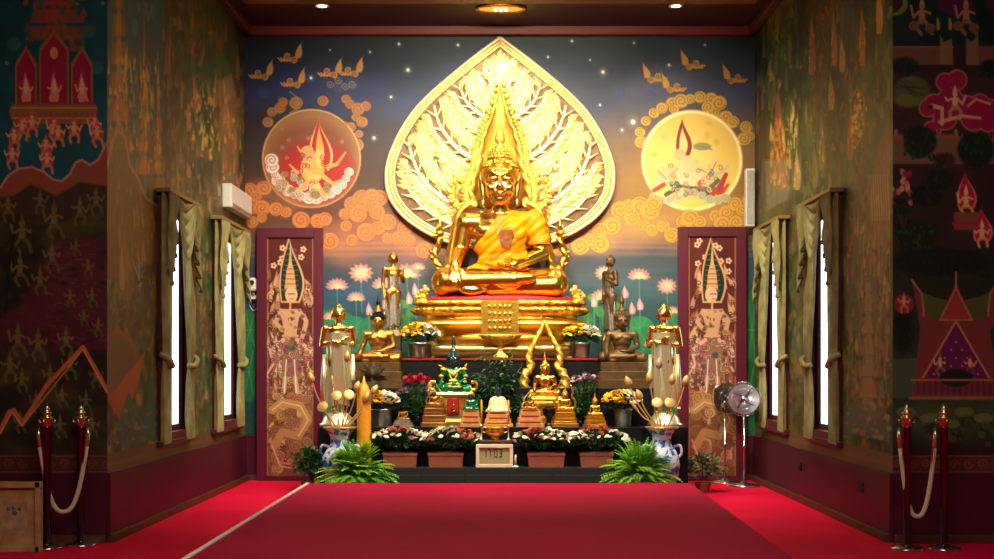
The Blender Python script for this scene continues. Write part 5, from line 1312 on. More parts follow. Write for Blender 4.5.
for (x, lab) in ((481.5, 'thin yellow candle in a silver holder left of the incense burner'), (508.5, 'thin yellow candle in a silver holder right of the incense burner')):
    t = thing('altar_candle', lab, 'candle', mdl(x, 11.26, ztop + .001), group='thin candles by the incense burner')
    MB().lathe((0, 0, 0), [(.022, 0), (.022, .006), (.008, .015), (.006, .10), (.011, .13), (.012, .145)], 14).build('holder', steel, t)
    MB().lathe((0, 0, 0), [(.009, .145), (.009, .385), (.004, .39)], 12).build('wax_stick', wax, t)
    MB().tube([(0, 0, .385), (.001, 0, .40)], .0015, 5).build('wick', wick, t)
# digital clock
YK = 11.16; k = YK / F
t = thing('digital_clock', 'white framed digital clock reading 17:03 on the lowest altar step', 'clock', mdl(494.5, YK, Z1 + .001))
w_, h_ = 37 * k, 23 * k
fr = MB(); b_ = .032
fr.box((0, 0, b_ / 2), (w_, .05, b_)); fr.box((0, 0, h_ - b_ / 2), (w_, .05, b_)); fr.box((-w_ / 2 + b_ / 2, 0, h_ / 2), (b_, .05, h_ - 2 * b_)); fr.box((w_ / 2 - b_ / 2, 0, h_ / 2), (b_, .05, h_ - 2 * b_)); fr.box((0, .012, h_ / 2), (w_ - .01, .02, h_ - .01))
fr.build('frame', mat('cream_plastic', (216, 196, 168), .45, 0, var=.04), t, smooth=False, bevel=.003)
lc = MB().box((0, -.004, h_ / 2), (w_ - 2 * b_, .01, h_ - 2 * b_)).build('display', lcd, t, smooth=False)
SEG = {'1': 'bc', '7': 'abc', '0': 'abcdef', '3': 'abgcd'}
dg = MB()
def digit(ch, x, z, w, h, s_):
    for c in SEG[ch]:
        px_, pz, dx, dz = {'a': (0, h / 2, w, s_), 'g': (0, 0, w, s_), 'd': (0, -h / 2, w, s_), 'b': (w / 2, h / 4, s_, h / 2), 'c': (w / 2, -h / 4, s_, h / 2), 'f': (-w / 2, h / 4, s_, h / 2), 'e': (-w / 2, -h / 4, s_, h / 2)}[c]
        dg.box((x + px_, -.0105, z + pz), (dx, .003, dz))
zd = h_ * .62
for ch, x in (('1', -.095), ('7', -.052), ('0', .012), ('3', .058)): digit(ch, x, zd, .026, .07, .0085)
for z in (zd + .015, zd - .015): dg.box((-.02, -.0105, z), (.007, .003, .008))
dg.build('digits', black_plastic, lc, smooth=False)
t = thing('white_candle', 'short white candle standing just right of the digital clock', 'candle', mdl(515.5, 11.15, Z1 + .001))
MB().lathe((0, 0, 0), [(.03, 0), (.03, .012), (.014, .018), (.012, .022)], 16).build('dish', white_plastic, t); MB().lathe((0, 0, 0), [(.010, .02), (.010, .12), (.002, .124)], 12).build('wax_stick', cream, t)
# the big ribbed candle
YC = 11.23; k = YC / F
t = thing('giant_candle', 'thick ribbed yellow wax candle with pointed top rising behind the left fern', 'candle', mdl(364, YC, 0))
zt = zpx(374, YC); zs = zpx(392, YC)
pr = [(.07, 0), (.07, .3)]
z = .3
while z < zs: pr += [(.073, z), (.066, z + .012)]; z += .024
pr += [(.066, zs), (.045, zs + .05), (.016, zs + .10), (.008, zt - .02)]
MB().lathe((0, 0, 0), pr, 28).build('wax_body', wax, t, auto=1.2); MB().tube([(0, 0, zt - .02), (.002, 0, zt + .015)], .003, 6).build('wick', wick, t)
# ================================================================ flowers and plants
def bloom_mesh(m, n=11, name='bloom'):
    b = MB()
    for ring, (R, el, c) in enumerate(((1, .12, n), (.78, .5, n - 1), (.5, .95, n - 4))):
        for j in range(c):
            a = 2 * PI * (j + .5 * ring) / c; d = Vector((math.cos(a) * math.cos(el), math.sin(a) * math.cos(el), math.sin(el)))
            b.leaf(d * .08, d, R * .95, .42 * R + .08, droop=.12, n=3, fold=.25)
    b.ball((0, 0, .22), (.36, .36, .28), 8, 5)
    return b.mesh(name, m)
BL = {'white': bloom_mesh(mum_white), 'yellow': bloom_mesh(mum_yellow), 'rust': bloom_mesh(mum_rust), 'magenta': bloom_mesh(mum_red), 'purple': bloom_mesh(mum_purple), 'pink': bloom_mesh(mum_pink)}
BLM = {'white': mum_white, 'yellow': mum_yellow, 'rust': mum_rust, 'magenta': mum_red, 'purple': mum_purple, 'pink': mum_pink}
def place_blooms(parent, spots, seed, name='bloom'):
    r = random.Random(seed)
    for (p, col, s_) in spots:
        o = link(name, BL[col], parent, p); o.scale = (s_,) * 3
        c = Vector((p[0], p[1] - .05, .02)).normalized()
        o.rotation_euler = (r.uniform(.1, .9) if p[1] <= .02 else r.uniform(-.3, .3), r.uniform(-.4, .4) + p[0] * 1.5, r.uniform(0, 6))
def foliage(parent, c, R, n, m, seed, L=(.05, .08), wd=.03, name='foliage', stems=True):
    r = random.Random(seed); b = MB()
    for _ in range(n):
        a = r.uniform(0, 2 * PI); t = math.acos(r.uniform(-.15, 1)); q = r.uniform(.55, 1)
        d = Vector((math.sin(t) * math.cos(a), math.sin(t) * math.sin(a), math.cos(t)))
        p = Vector(c) + Vector((d.x * R[0], d.y * R[1], d.z * R[2])) * q
        dd = (d + Vector((r.uniform(-.6, .6), r.uniform(-.6, .6), r.uniform(-.3, .6)))).normalized()
        b.leaf(p, dd, r.uniform(*L), wd * r.uniform(.7, 1.2), droop=.35)
    o = b.build(name, m, parent)
    if stems:
        s_ = MB()
        for _ in range(16):
            a = r.uniform(0, 2 * PI); s_.tube([(c[0] + .02 * math.cos(a), c[1] + .02 * math.sin(a), c[2] - R[2] * .5), (c[0] + R[0] * .7 * math.cos(a), c[1] + R[1] * .6 * math.sin(a), c[2] + R[2] * .6)], .003, 5)
        s_.build('stems', stem_green, parent)
    return o
# ---- four terracotta boxes of mums on the lowest table
YPp = 11.27; kk = YPp / F
for i, (x0, x1, fx0, fx1, lab, seed) in enumerate(((383, 418, 372, 426, 'terracotta box of white mums with a rust tuft, leftmost of four', 1), (428, 464, 420, 479, 'terracotta box of white and rust mums directly left of the clock', 2), (527, 565, 514, 570, 'terracotta box of white mums with rust blooms at left, right of the clock', 3), (579, 613, 566, 627, 'terracotta box of white and rust mums, rightmost beside the right fern', 4))):
    xc = (x0 + x1) / 2; t = thing('mum_planter', lab, 'planter', mdl(xc, YPp, Z1 + .001), 0, 'terracotta flower boxes on the lowest altar table')
    w_ = (x1 - x0) * kk; h_ = 14 * kk
    b = MB().stack((0, 0, 0), [(w_ / 2 * .92, .085, 0), (w_ / 2 * .97, .092, h_ * .8), (w_ / 2 * 1.0, .097, h_ * .82), (w_ / 2 * 1.0, .097, h_), (w_ / 2 * .95, .088, h_), (w_ / 2 * .94, .086, h_ * .85)]); b.build('box', terracotta, t, smooth=False)
    MB().box((0, 0, h_ * .84), (w_ * .92, .16, .01)).build('soil', soil, t, smooth=False)
    fc = ((fx0 + fx1) / 2 - xc) * kk; R = ((fx1 - fx0) / 2 * kk, .13, .17)
    foliage(t, (fc, 0, h_ + .085), (R[0] * .9, .11, .135), 640, leaf_dark, seed, L=(.03, .05), wd=.024)
    r = random.Random(seed + 40); sp = []
    rust = [(.0, .35), (.55, .3), (-.35, .35), (-.05, .45)][i]
    tries = 0
    while len(sp) < 80 and tries < 4000:
        tries += 1
        u = r.uniform(-1, 1); v = r.uniform(-1, .7); zt = r.uniform(.45, 1.08) if v < -.1 else r.uniform(.85, 1.1)
        s_ = math.sqrt(max(0, 1 - u * u * .55))
        p = Vector((fc + u * R[0], v * R[1], h_ + .06 + R[2] * zt * s_ * (1 - .25 * abs(u))))
        if p.y < 0: p.y = -R[1] * min(1, (1.25 - zt) * 1.5 + .25) * s_
        if r.random() > (zt - .25) * 1.3: continue
        if any((p - q_[0]).length < .030 for q_ in sp): continue
        col = 'rust' if abs(u - rust[0]) < rust[1] and zt > .72 else 'white'
        sp.append((p + Vector((0, -.02, .015)), col, r.uniform(.023, .030)))
    place_blooms(t, sp, seed)
# ---- four metal pots with yellow and white mums
def pot(label, x0, x1, ptop, pbot, fx0, fx1, ftop, Y, z, seed, name='mum_pot'):
    k = Y / F; xc = (x0 + x1) / 2
    t = thing(name, label, 'potted flowers', mdl(xc, Y, z + .001), 0, 'metal pots of yellow and white mums')
    r_ = (x1 - x0) / 2 * k; zt = zpx(ptop, Y) - z
    MB().lathe((0, 0, 0), [(r_ * .86, 0), (r_ * .88, .005), (r_ * .98, zt - .012), (r_ * 1.03, zt - .01), (r_ * 1.03, zt), (r_ * .95, zt), (r_ * .93, zt - .02)], 32).build('metal_pot', steel, t)
    MB().lathe((0, 0, 0), [(.001, zt - .03), (r_ * .92, zt - .028), (r_ * .92, zt - .022)], 20).build('soil', soil, t)
    ht = zpx(ftop, Y) - z - zt; fc = ((fx0 + fx1) / 2 - xc) * k; R = ((fx1 - fx0) / 2 * k, .14, ht)
    foliage(t, (fc, 0, zt + ht * .15), (R[0] * .88, .11, ht * .45), 380, leaf_dark, seed, L=(.03, .055), wd=.024)
    r = random.Random(seed); sp = []; tries = 0
    while len(sp) < 90 and tries < 4000:
        tries += 1; a = r.uniform(0, 2 * PI); cz = r.uniform(.02, 1); q = math.sqrt(1 - cz * cz); u = q * math.cos(a); v = q * math.sin(a)
        if v > .5: continue
        p = Vector((fc + u * R[0], v * .14, zt + ht * (.34 + .58 * cz)))
        if any((p - s_[0]).length < .026 for s_ in sp): continue
        sp.append((p, 'yellow' if u < .15 + r.uniform(-.1, .1) else 'white', r.uniform(.024, .030)))
    place_blooms(t, sp, seed)
pot('steel pot of yellow and white mums at the throne left corner', 408, 433, 343, 358, 401, 439, 322, 11.99, Z4, 11)
pot('steel pot of yellow and white mums at the throne right corner', 571, 591, 343, 358, 562, 600, 323, 11.99, Z4, 12)
pot('steel pot of yellow mums behind the giant wax candle', 371, 393, 409, 427, 362, 399, 390, 11.52, Z2, 13)
pot('steel pot of yellow and white mums in front of the brown Buddha', 613, 632, 409, 426, 603, 641, 389, 11.52, Z2, 14)
# ---- bouquets
def bouquet(label, x, Y, z, top_px, hw_px, col, n, seed, h0=.05, lm=leaf_mid, cat='flowers', zlow=.0):
    k = Y / F; t = thing('flower_bouquet', label, cat, mdl(x, Y, z + .001))
    H = zpx(top_px, Y) - z; r = random.Random(seed)
    MB().lathe((0, 0, 0), [(.035, 0), (.04, .01), (.045, .09), (.05, .10), (.04, .095), (.03, .02)], 18).build('vase', bronze_black, t)
    st = MB(); sp = []
    for _ in range(n):
        a = r.uniform(0, 2 * PI); q = math.sqrt(r.random()); p = Vector((q * hw_px * k * math.cos(a), q * .07 * math.sin(a), H * (1 - .12 * q - r.uniform(0, .10))))
        st.tube([(0, 0, .06), (p.x * .5, p.y * .5, H * .5), p], .0025, 5); sp.append((p + Vector((0, -.015, .02)), col, r.uniform(.024, .032)))
    st.build('stems', stem_green, t)
    lf = MB()
    for _ in range(130):
        a = r.uniform(0, 2 * PI); zq = r.uniform(.10, H * .9); rr = hw_px * k * .7 * (zq / H)
        lf.leaf((rr * r.random() * math.cos(a), rr * .5 * math.sin(a), zq), (math.cos(a), math.sin(a), r.uniform(.2, 1.2)), r.uniform(.05, .09), .022)
    lf.build('foliage', lm, t); place_blooms(t, sp, seed); return t
bouquet('bunch of magenta red flowers between the dark Buddha and the green Buddha', 417, 11.56, Z2, 374, 14, 'magenta', 46, 21)
bouquet('small spray of purple and white orchids left of the magenta flowers', 405, 11.60, Z2, 388, 8, 'purple', 16, 22)
bouquet('purple and white orchid spray between magenta flowers and red plaque', 425, 11.64, Z2, 387, 6, 'purple', 14, 23)
bouquet('tall spray of dull purple flowers left of the brown seated Buddha', 586, 11.64, Z2, 373, 14, 'purple', 30, 24)
# ---- dark leafy arrangement behind the cream figure
t = thing('leafy_arrangement', 'dark green broad leaf arrangement behind the cream figure in the altar centre', 'foliage arrangement', mdl(499, 11.63, Z2 + .001))
MB().lathe((0, 0, 0), [(.05, 0), (.06, .01), (.07, .12), (.075, .13), (.06, .125), (.05, .03)], 20).build('vase', bronze_black, t)
r = random.Random(31); lf = MB(); st = MB()
for _ in range(34):
    a = r.uniform(-.2 * PI, 1.2 * PI); a = r.uniform(0, 2 * PI); ht = r.uniform(.35, .78); sp_ = r.uniform(.04, .27)
    p1 = Vector((sp_ * math.cos(a), sp_ * .30 * math.sin(a), ht)); c0 = Vector((0, 0, .1))
    path = [c0.lerp(Vector((p1.x * .4, p1.y * .4, p1.z * .7)), .5), Vector((p1.x * .5, p1.y * .5, p1.z * .75)), p1]; st.tube([c0] + path, .003, 5)
    for q in range(9):
        t_ = .35 + q * .08; p = path[1].lerp(p1, (t_ - .35) / .65) if t_ > .35 else path[0]
        dd = Vector((r.uniform(-1, 1), r.uniform(-.8, .3), r.uniform(-.1, .9))); lf.leaf(p, dd, r.uniform(.06, .10), .034, droop=.4)
lf.build('leaves', leaf_mid, t); st.build('stems', stem_green, t)
for (x, z) in ((0.03, .64), (.03, .52)):
    link('bloom', BL['white'], t, (x, -.12, z)).scale = (.026,) * 3
# little green tufts in front row
for (x, lab, sd) in ((580, 'low tuft of green leaves between the small gold statuettes', 41), (520, 'low green tuft right of the cream figure', 42), (478, 'low green tuft beside the left thin candle', 43)):
    t = thing('leafy_tuft', lab, 'plant', mdl(x, 11.68, Z2 + .001)); MB().lathe((0, 0, 0), [(.03, 0), (.035, .06), (.03, .055), (.01, .02)], 12).build('cup', bronze_black, t)
    foliage(t, (0, 0, .17), (.07, .05, .13), 130, leaf_mid, sd, L=(.05, .09), wd=.02)

# ---- ferns
def fern(label, x, Y, W, H, seed):
    t = thing('potted_fern', label, 'fern', mdl(x, Y, 0)); r = random.Random(seed)
    MB().lathe((0, 0, 0), [(.10, 0), (.11, .01), (.13, .17), (.14, .18), (.14, .20), (.125, .2), (.12, .17)], 28).build('pot', terracotta, t); MB().lathe((0, 0, 0), [(.001, .17), (.12, .172), (.12, .178)], 20).build('soil', soil, t)
    n = 210; fm = MB()
    for i in range(n):
        a = 2 * PI * i * .618; el = r.uniform(.15, 1.35); L = r.uniform(.75, 1.05)
        d = Vector((math.cos(a) * math.cos(el), math.sin(a) * math.cos(el) * .55, math.sin(el)))
        p = Vector((0, 0, .18)); path = []; m_ = 13
        ex = W * L / 2; ez = H * L
        for q in range(m_ + 1):
            s_ = q / m_
            path.append(Vector((d.x * ex * s_ * 1.15, d.y * ex * s_, .17 + (d.z * s_ * 1.5 - s_ * s_ * (.30 + .35 * math.cos(el)) - .2 * s_ * s_) * ez + .10 * s_)))
        fm.tube(path[::3] + [path[-1]], .0022, 4)
        for q in range(2, m_ + 1):
            tg = (path[q] - path[q - 1]).normalized(); sd = tg.cross(Vector((0, 0, 1)))
            if sd.length < .05: sd = Vector((1, 0, 0))
            sd.normalize(); l_ = .066 * math.sin(PI * (q / m_) ** .7 * .92 + .12) + .012
            for sg in (-1, 1): fm.leaf(path[q], (sd * sg + tg * .75).normalized(), l_, .017, droop=.25, n=2, fold=.1)
    fm.build('fronds', leaf_fern, t)
fern('bright green potted fern at the left foot of the altar, under the giant candle', 356, 10.96, .80, .36, 51)
fern('bright green potted fern at the right foot of the altar', 639, 10.96, .80, .37, 52)

# ---- blue and white vases with gilt lotus stems
def porcelain():
    m = mat('blue_white_porcelain', (206, 214, 230), .2, 0, rgb2=(62, 92, 168), scale=13, coat=.5)
    cr = m.node_tree.nodes['Color Ramp'].color_ramp; cr.elements[0].position = .46; cr.elements[1].position = .52
    return m
porc = porcelain()
for (x, lab, rm, sd, buds) in (
    (340, 'blue and white porcelain floor vase at the left end of the altar', 1, 61, None),
    (662, 'blue and white porcelain floor vase at the right end of the altar', 1, 62, None)):
    YV = 11.17; H = zpx(427, YV); t = thing('porcelain_vase', lab, 'vase', mdl(x, YV, 0), 0, 'blue and white floor vases')
    s_ = H / .70
    MB().lathe((0, 0, 0), [(p_[0] * s_, p_[1] * s_) for p_ in [(.10, 0), (.11, .01), (.105, .05), (.125, .12), (.165, .24), (.175, .34), (.165, .42), (.13, .48), (.10, .52), (.09, .57), (.10, .62), (.14, .675), (.16, .692), (.162, .70), (.145, .695), (.09, .64), (.075, .55)]], 48).build('vase_body', porc, t)
    MB().lathe((0, 0, 0), [(.158 * s_, .688 * s_), (.163 * s_, .694 * s_), (.163 * s_, .704 * s_), (.15 * s_, .702 * s_), (.146 * s_, .694 * s_)], 48).build('rim_band', mat('vase_rim', (200, 160, 90), .3, .6), t)
    for q in (-1, 1): MB().tube(smooth_path([(q * .10, 0, .5), (q * .17, 0, .52), (q * .19, 0, .45), (q * .16, 0, .40)], 6), .014, 8).build('handle', porc, t)
# stems standing in the vases: one thing per stem
gilt = mat('dull_gilt', (214, 172, 104), .45, .45, var=.25, scale=20)
gilt_p = mat('pinkish_gilt', (196, 150, 120), .5, .3, var=.25, scale=20)
stems = {0: [(313, 383, 'b'), (347, 362, 'b'), (356, 392, 'b'), (324, 408, 'd'), (364, 402, 'b'), (337, 397, 'd'), (349, 396, 'd'), (372, 395, 'b'), (333, 388, 's')],
         1: [(630, 387, 'b'), (650, 383, 'b'), (659, 369, 'p'), (671, 385, 'b'), (684, 386, 'b'), (641, 400, 'b'), (657, 404, 'd'), (669, 404, 'd'), (638, 411, 's')]}
LOT = [['gilt lotus bud leaning farthest left', 'tallest upright gilt lotus bud', 'gilt lotus bud just right of the middle', 'low flat seed pod leaning left', 'gilt lotus bud leaning right behind the candle', 'left one of two middle seed pods', 'right one of two middle seed pods', 'gilt bud leaning farthest right, behind the candle', 'thin gilt spear bud near the middle'], ['gilt lotus bud leaning farthest left', 'upright gilt bud left of the mauve bud', 'tallest mauve tipped lotus bud', 'upright gilt bud right of the mauve bud', 'gilt lotus bud leaning farthest right', 'shorter gilt bud leaning left', 'left one of two seed pods', 'right one of two seed pods', 'thin gilt spear bud leaning low to the left']]
YV = 11.17
for vi, vx in ((0, 340), (1, 662)):
    side_ = 'left' if vi == 0 else 'right'
    for i, (x, y, kd) in enumerate(stems[vi]):
        k = YV / F; top = Vector(((x - vx) * k, -.02 + .01 * (i % 3), zpx(y, YV))); b0 = Vector(((x - vx) * k * .12, .02 * (i % 3 - 1), .50))
        posn = 'outer left' if x < vx - 15 else 'outer right' if x > vx + 15 else 'middle'
        kd_n = {'b': 'gilt lotus bud', 'd': 'flat gilt lotus seed pod', 's': 'slim gilt spear bud', 'p': 'mauve tipped lotus bud'}[kd]
        hgt = 'tall' if y < 388 else 'short' if y > 399 else 'mid height'
        lab = LOT[vi][i] + ' in the %s blue vase' % side_
        t = thing('lotus_flower', lab, 'artificial flower', mdl(vx, YV, 0), 0, 'gilt lotus stems in the %s vase' % side_)
        neck = Vector((top.x * .28, 0, .70)); pth = smooth_path([b0, neck, neck.lerp(top, .6) + Vector((top.x * .06, 0, 0)), top], 5)
        MB().tube(pth, .007 if kd != 'p' else .005, 7).build('stalk', gilt, t)
        tg = (pth[-1] - pth[-3]).normalized(); rot = tg.to_track_quat('Z', 'Y').to_matrix()
        if kd == 'd':
            o = MB().lathe((0, 0, 0), [(.006, -.02), (.02, -.01), (.052, .02), (.056, .03), (.048, .036), (.001, .034)], 20).build('seed_pod', gilt, t, loc=top); o.rotation_euler = (1.1, 0, (x - vx) * .02)
        else:
            m_ = gilt_p if kd == 'p' else gilt; L = .115 if kd != 's' else .13; rr = .033 if kd != 's' else .014
            o = MB().lathe((0, 0, 0), [(.007, 0), (rr * .8, L * .18, .1), (rr, L * .4, .12), (rr * .8, L * .7, .12), (.002, L)], 20, mod=5).build('bud', m_, t, loc=top); o.rotation_euler = rot.to_euler()
seen = {}
for o in [o for o in COL.objects if o.name.startswith('lotus_flower')]:
    seen.setdefault(o['label'], []).append(o)
for lab, os_ in seen.items():
    if len(os_) > 1:
        for o, w_ in zip(os_, ('the lower', 'the upper', 'the thinner', 'the leaning')): o['label'] = lab.replace(' stem at', ' stem, %s one, at' % w_)
# big pale disc pods hanging on the outer sides
for (x, y, lab) in ((324, 408, 0), (682, 411, 1)): pass

# ---- small plants on the floor at the panel feet
for (x, Y, top, hw_, lab, sd, col) in ((308, 11.95, 447, 14, 'small leafy plant with red blooms on the floor by the left painted door', 71, 'rust'), (703, 11.75, 454, 20, 'small leafy plant with pink blooms on the floor by the right painted door', 72, 'pink')):
    t = thing('potted_plant', lab, 'plant', mdl(x, Y, 0)); k = Y / F; H = zpx(top, Y)
    MB().lathe((0, 0, 0), [(.06, 0), (.065, .01), (.08, .09), (.085, .10), (.07, .10), (.065, .03)], 20).build('pot', terracotta, t)
    foliage(t, (0, 0, H * .55), (hw_ * k, .12, H * .45), 330, leafmat('blue_green_leaf', (86, 132, 84), (40, 84, 56)), sd, L=(.05, .085), wd=.036)
    r = random.Random(sd); place_blooms(t, [((r.uniform(-1, 1) * hw_ * k * .9, -.10 + r.uniform(-.03, .03), H * r.uniform(.35, .95)), col, .016) for _ in range(16)], sd)
t = thing('potted_plant', 'dark green shrub with deep green round blooms beside the left vase', 'plant', mdl(313, 11.2, 0))
MB().lathe((0, 0, 0), [(.06, 0), (.065, .01), (.08, .09), (.085, .10), (.07, .10), (.065, .03)], 20).build('pot', terracotta, t)
foliage(t, (0, 0, .27), (.13, .11, .20), 300, leaf_dark, 73, L=(.05, .09), wd=.04)
# ================================================================ painted doors, curtains and hall things
DOORM = paintmat('door_paint', .45, .25, .25)
def painted_door(x0, x1, y0, y1, fx0, fx1, fy0, label, flip, seed):
    Y = 12.93; k = Y / F
    t = thing('painted_door', label, 'door', mdl((x0 + x1) / 2, Y, 0)); xc = (x0 + x1) / 2
    W = (x1 - x0) * k; H = zpx(y0, Y)
    fr = MB(); a = (fx0 - x0) * k; b = (x1 - fx1) * k; c = (fy0 - y0) * k
    fr.box((-W / 2 + a / 2, 0, H / 2), (a, .07, H)); fr.box((W / 2 - b / 2, 0, H / 2), (b, .07, H)); fr.box(((a - b) / 2, 0, H - c / 2), (W - a - b, .07, c)); fr.box(((a - b) / 2, 0, .03), (W - a - b, .07, .06))
    fr.build('frame', maroon_trim, t, smooth=False, bevel=.006)
    px = np.linspace(fx0, fx1, 120); py = np.linspace(fy0, 365 + EYE / k - 4, 560)
    X, Yg = np.meshgrid(px, py); M = Mural(X, Yg); r = random.Random(seed)
    M.C = lerp_stops(Yg, [(230, (92, 30, 26)), (300, (88, 30, 28)), (360, (110, 56, 44)), (400, (132, 84, 54)), (480, (124, 72, 50))]) * (.85 + .3 * fbm(X, Yg, .1, seed))[..., None]
    cx = (fx0 + fx1) / 2; gd = (214, 164, 112); tn = (206, 156, 124); pk = (196, 110, 110); dk = (58, 34, 30)
    M.line([(fx0 + 1, fy0), (fx0 + 1, 480)], 1.2, (170, 110, 70)); M.line([(fx1 - 1, fy0), (fx1 - 1, 480)], 1.2, (170, 110, 70))
    for j in range(16):
        fx_ = r.uniform(fx0 + 4, fx1 - 4); fy_ = r.uniform(fy0 + 4, fy0 + 50)
        if abs(fx_ - cx) < (fy_ - fy0) * .32: continue
        for q in range(5): M.ell(fx_ + 2 * math.cos(q * 1.26), fy_ + 2 * math.sin(q * 1.26), 1.3, 1.3, (226, 190, 150))
        M.ell(fx_, fy_, .8, .8, (150, 60, 50))
    # flanking flame scrolls
    for j in range(90):
        y = r.uniform(275, 474); s_ = r.choice((-1, 1)); xx = cx + s_ * r.uniform(12, 24) if y < 360 else r.uniform(fx0 + 2, fx1 - 2)
        M.flame(xx, y, r.uniform(3, 6), r.uniform(8, 18), r.choice((gd, tn, (176, 120, 84), (190, 136, 110), (150, 90, 60))), lean=-s_ * r.uniform(1, 6))
        M.spiral(xx, y, r.uniform(2, 4), dk, .7, 1.2, r.uniform(0, 6))
    # pointed headdress with dark leaf behind
    M.flame(cx, 303, 27, 74, gd, lean=0); M.flame(cx, 301, 23, 66, (28, 42, 34))
    for q in range(9): M.line([(cx - 8 + q * .3, 290 - q * 5), (cx, 296 - q * 6), (cx + 8 - q * .3, 290 - q * 5)], .9, (120, 130, 90), .8)
    M.poly([(cx - 6, 290), (cx + 6, 290), (cx + 4, 272), (cx + 1.5, 262), (cx, 240), (cx - 1.5, 262), (cx - 4, 272)], gd)
    for q in range(5): M.line([(cx - 6 + q, 289 - q * 5), (cx + 6 - q, 289 - q * 5)], 1, (150, 96, 60))
    M.ell(cx + 1 * flip, 295, 6.2, 8, (226, 178, 144)); M.line([(cx - 2, 294), (cx + 4, 294)], .8, dk); M.line([(cx, 299), (cx + 3, 299)], .8, (160, 70, 60))
    # torso, arms, skirt
    M.poly([(cx - 11, 309), (cx + 11, 309), (cx + 8, 322), (cx + 6, 336), (cx - 6, 336), (cx - 8, 322)], tn)
    M.line([(cx - 9, 311), (cx - 15, 322), (cx - 8, 330), (cx - 2, 324)], 4.4, tn, soft=1); M.line([(cx + 9, 311), (cx + 16, 321), (cx + 13, 334), (cx + 10, 342)], 4.4, tn, soft=1); M.line([(cx - 6, 324), (cx - 1, 318), (cx, 312)], 2, tn)
    for (x, y) in ((-12, 316), (12, 316), (-8, 329), (13, 332)): M.ell(cx + x, y, 3, 2, gd); M.spiral(cx + x, y, 2, dk, .7)
    M.line([(cx - 9, 310), (cx, 318), (cx + 9, 310)], 2.2, gd); M.line([(cx - 7, 336), (cx + 7, 336)], 3, gd); M.spiral(cx, 319, 2.4, dk, .7)
    M.line([(cx, 300), (cx - 1, 384)], 2, gd)
    M.poly([(cx - 8, 338), (cx + 8, 338), (cx + 19, 356), (cx + 14, 372), (cx + 5, 384), (cx - 5, 384), (cx - 14, 372), (cx - 19, 356)], (150, 104, 84))
    for q in range(30):
        M.curl(cx + r.uniform(-14, 14), r.uniform(340, 380), r.uniform(2, 4), r.choice((gd, tn, pk, (90, 110, 90))), dk, r.uniform(0, 6), al=.9)
    for s_ in (-1, 1):
        M.line([(cx + s_ * 7, 340), (cx + s_ * 20, 350), (cx + s_ * 17, 364), (cx + s_ * 23, 374)], 4, (220, 170, 150), taper=.5); M.line([(cx + s_ * 7, 344), (cx + s_ * 18, 352), (cx + s_ * 15, 366), (cx + s_ * 20, 378)], 1.4, (180, 80, 90))
        M.line([(cx + s_ * 5, 378), (cx + s_ * 7, 392), (cx + s_ * 11, 396)], 4.5, tn); M.line([(cx + s_ * 4, 360), (cx + s_ * 6, 392)], 1.2, (230, 220, 200))
    for q in range(70):
        y = r.uniform(340, 400); xx = cx + r.choice((-1, 1)) * r.uniform(8, 23); M.flame(xx, y, r.uniform(2, 4), r.uniform(6, 14), r.choice((gd, tn, pk, (226, 190, 160), (120, 70, 60))), lean=r.uniform(-5, 5)); M.spiral(xx, y - 3, r.uniform(1.5, 3), dk, .6, 1.2, r.uniform(0, 6))
    for q in range(24): M.spiral(cx + r.uniform(-10, 10), r.uniform(310, 340), 1.6, r.choice((dk, gd)), .6, 1.2, r.uniform(0, 6), al=.7)
    # beast beneath
    for q in range(46):
        M.curl(r.uniform(fx0 + 3, fx1 - 3), r.uniform(396, 474), r.uniform(3, 7), r.choice(((196, 144, 84), (170, 120, 72), (210, 166, 110), (150, 98, 64), (184, 108, 90))), (96, 56, 38), r.uniform(0, 6), r.choice((-1, 1)), al=.85)
    M.line([(cx - 18, 410), (cx - 8, 402), (cx + 10, 406), (cx + 18, 420), (cx + 8, 436), (cx - 8, 432), (cx - 16, 446)], 8, (190, 140, 88), .9); M.line([(cx - 18, 410), (cx - 8, 402), (cx + 10, 406), (cx + 18, 420), (cx + 8, 436)], 1.2, (230, 190, 130))
    M.line([(cx - 20, 440), (cx - 12, 462), (cx + 10, 466), (cx + 20, 448)], 2.2, (206, 120, 120)); M.line([(cx - 18, 446), (cx - 10, 466), (cx + 12, 470)], 1.2, (226, 170, 160))
    P = np.stack([(X - xc) * k, np.full(X.shape, -.012), EYE + (365 - Yg) * k], -1)
    leaf_ = M.toobj('painted_leaf', P, None, DOORM, t)
    so = leaf_.modifiers.new('t', 'SOLIDIFY'); so.thickness = .03; so.offset = -1 if leaf_.data.polygons[0].normal.y < 0 else 1
painted_door(257, 323, 228, 480, 267, 314, 238, 'tall maroon framed door painted with a gold guardian, left of the altar', 1, 81)
painted_door(678, 746, 227, 480, 688, 736, 237, 'tall maroon framed door painted with a gold guardian, right of the altar', -1, 82)

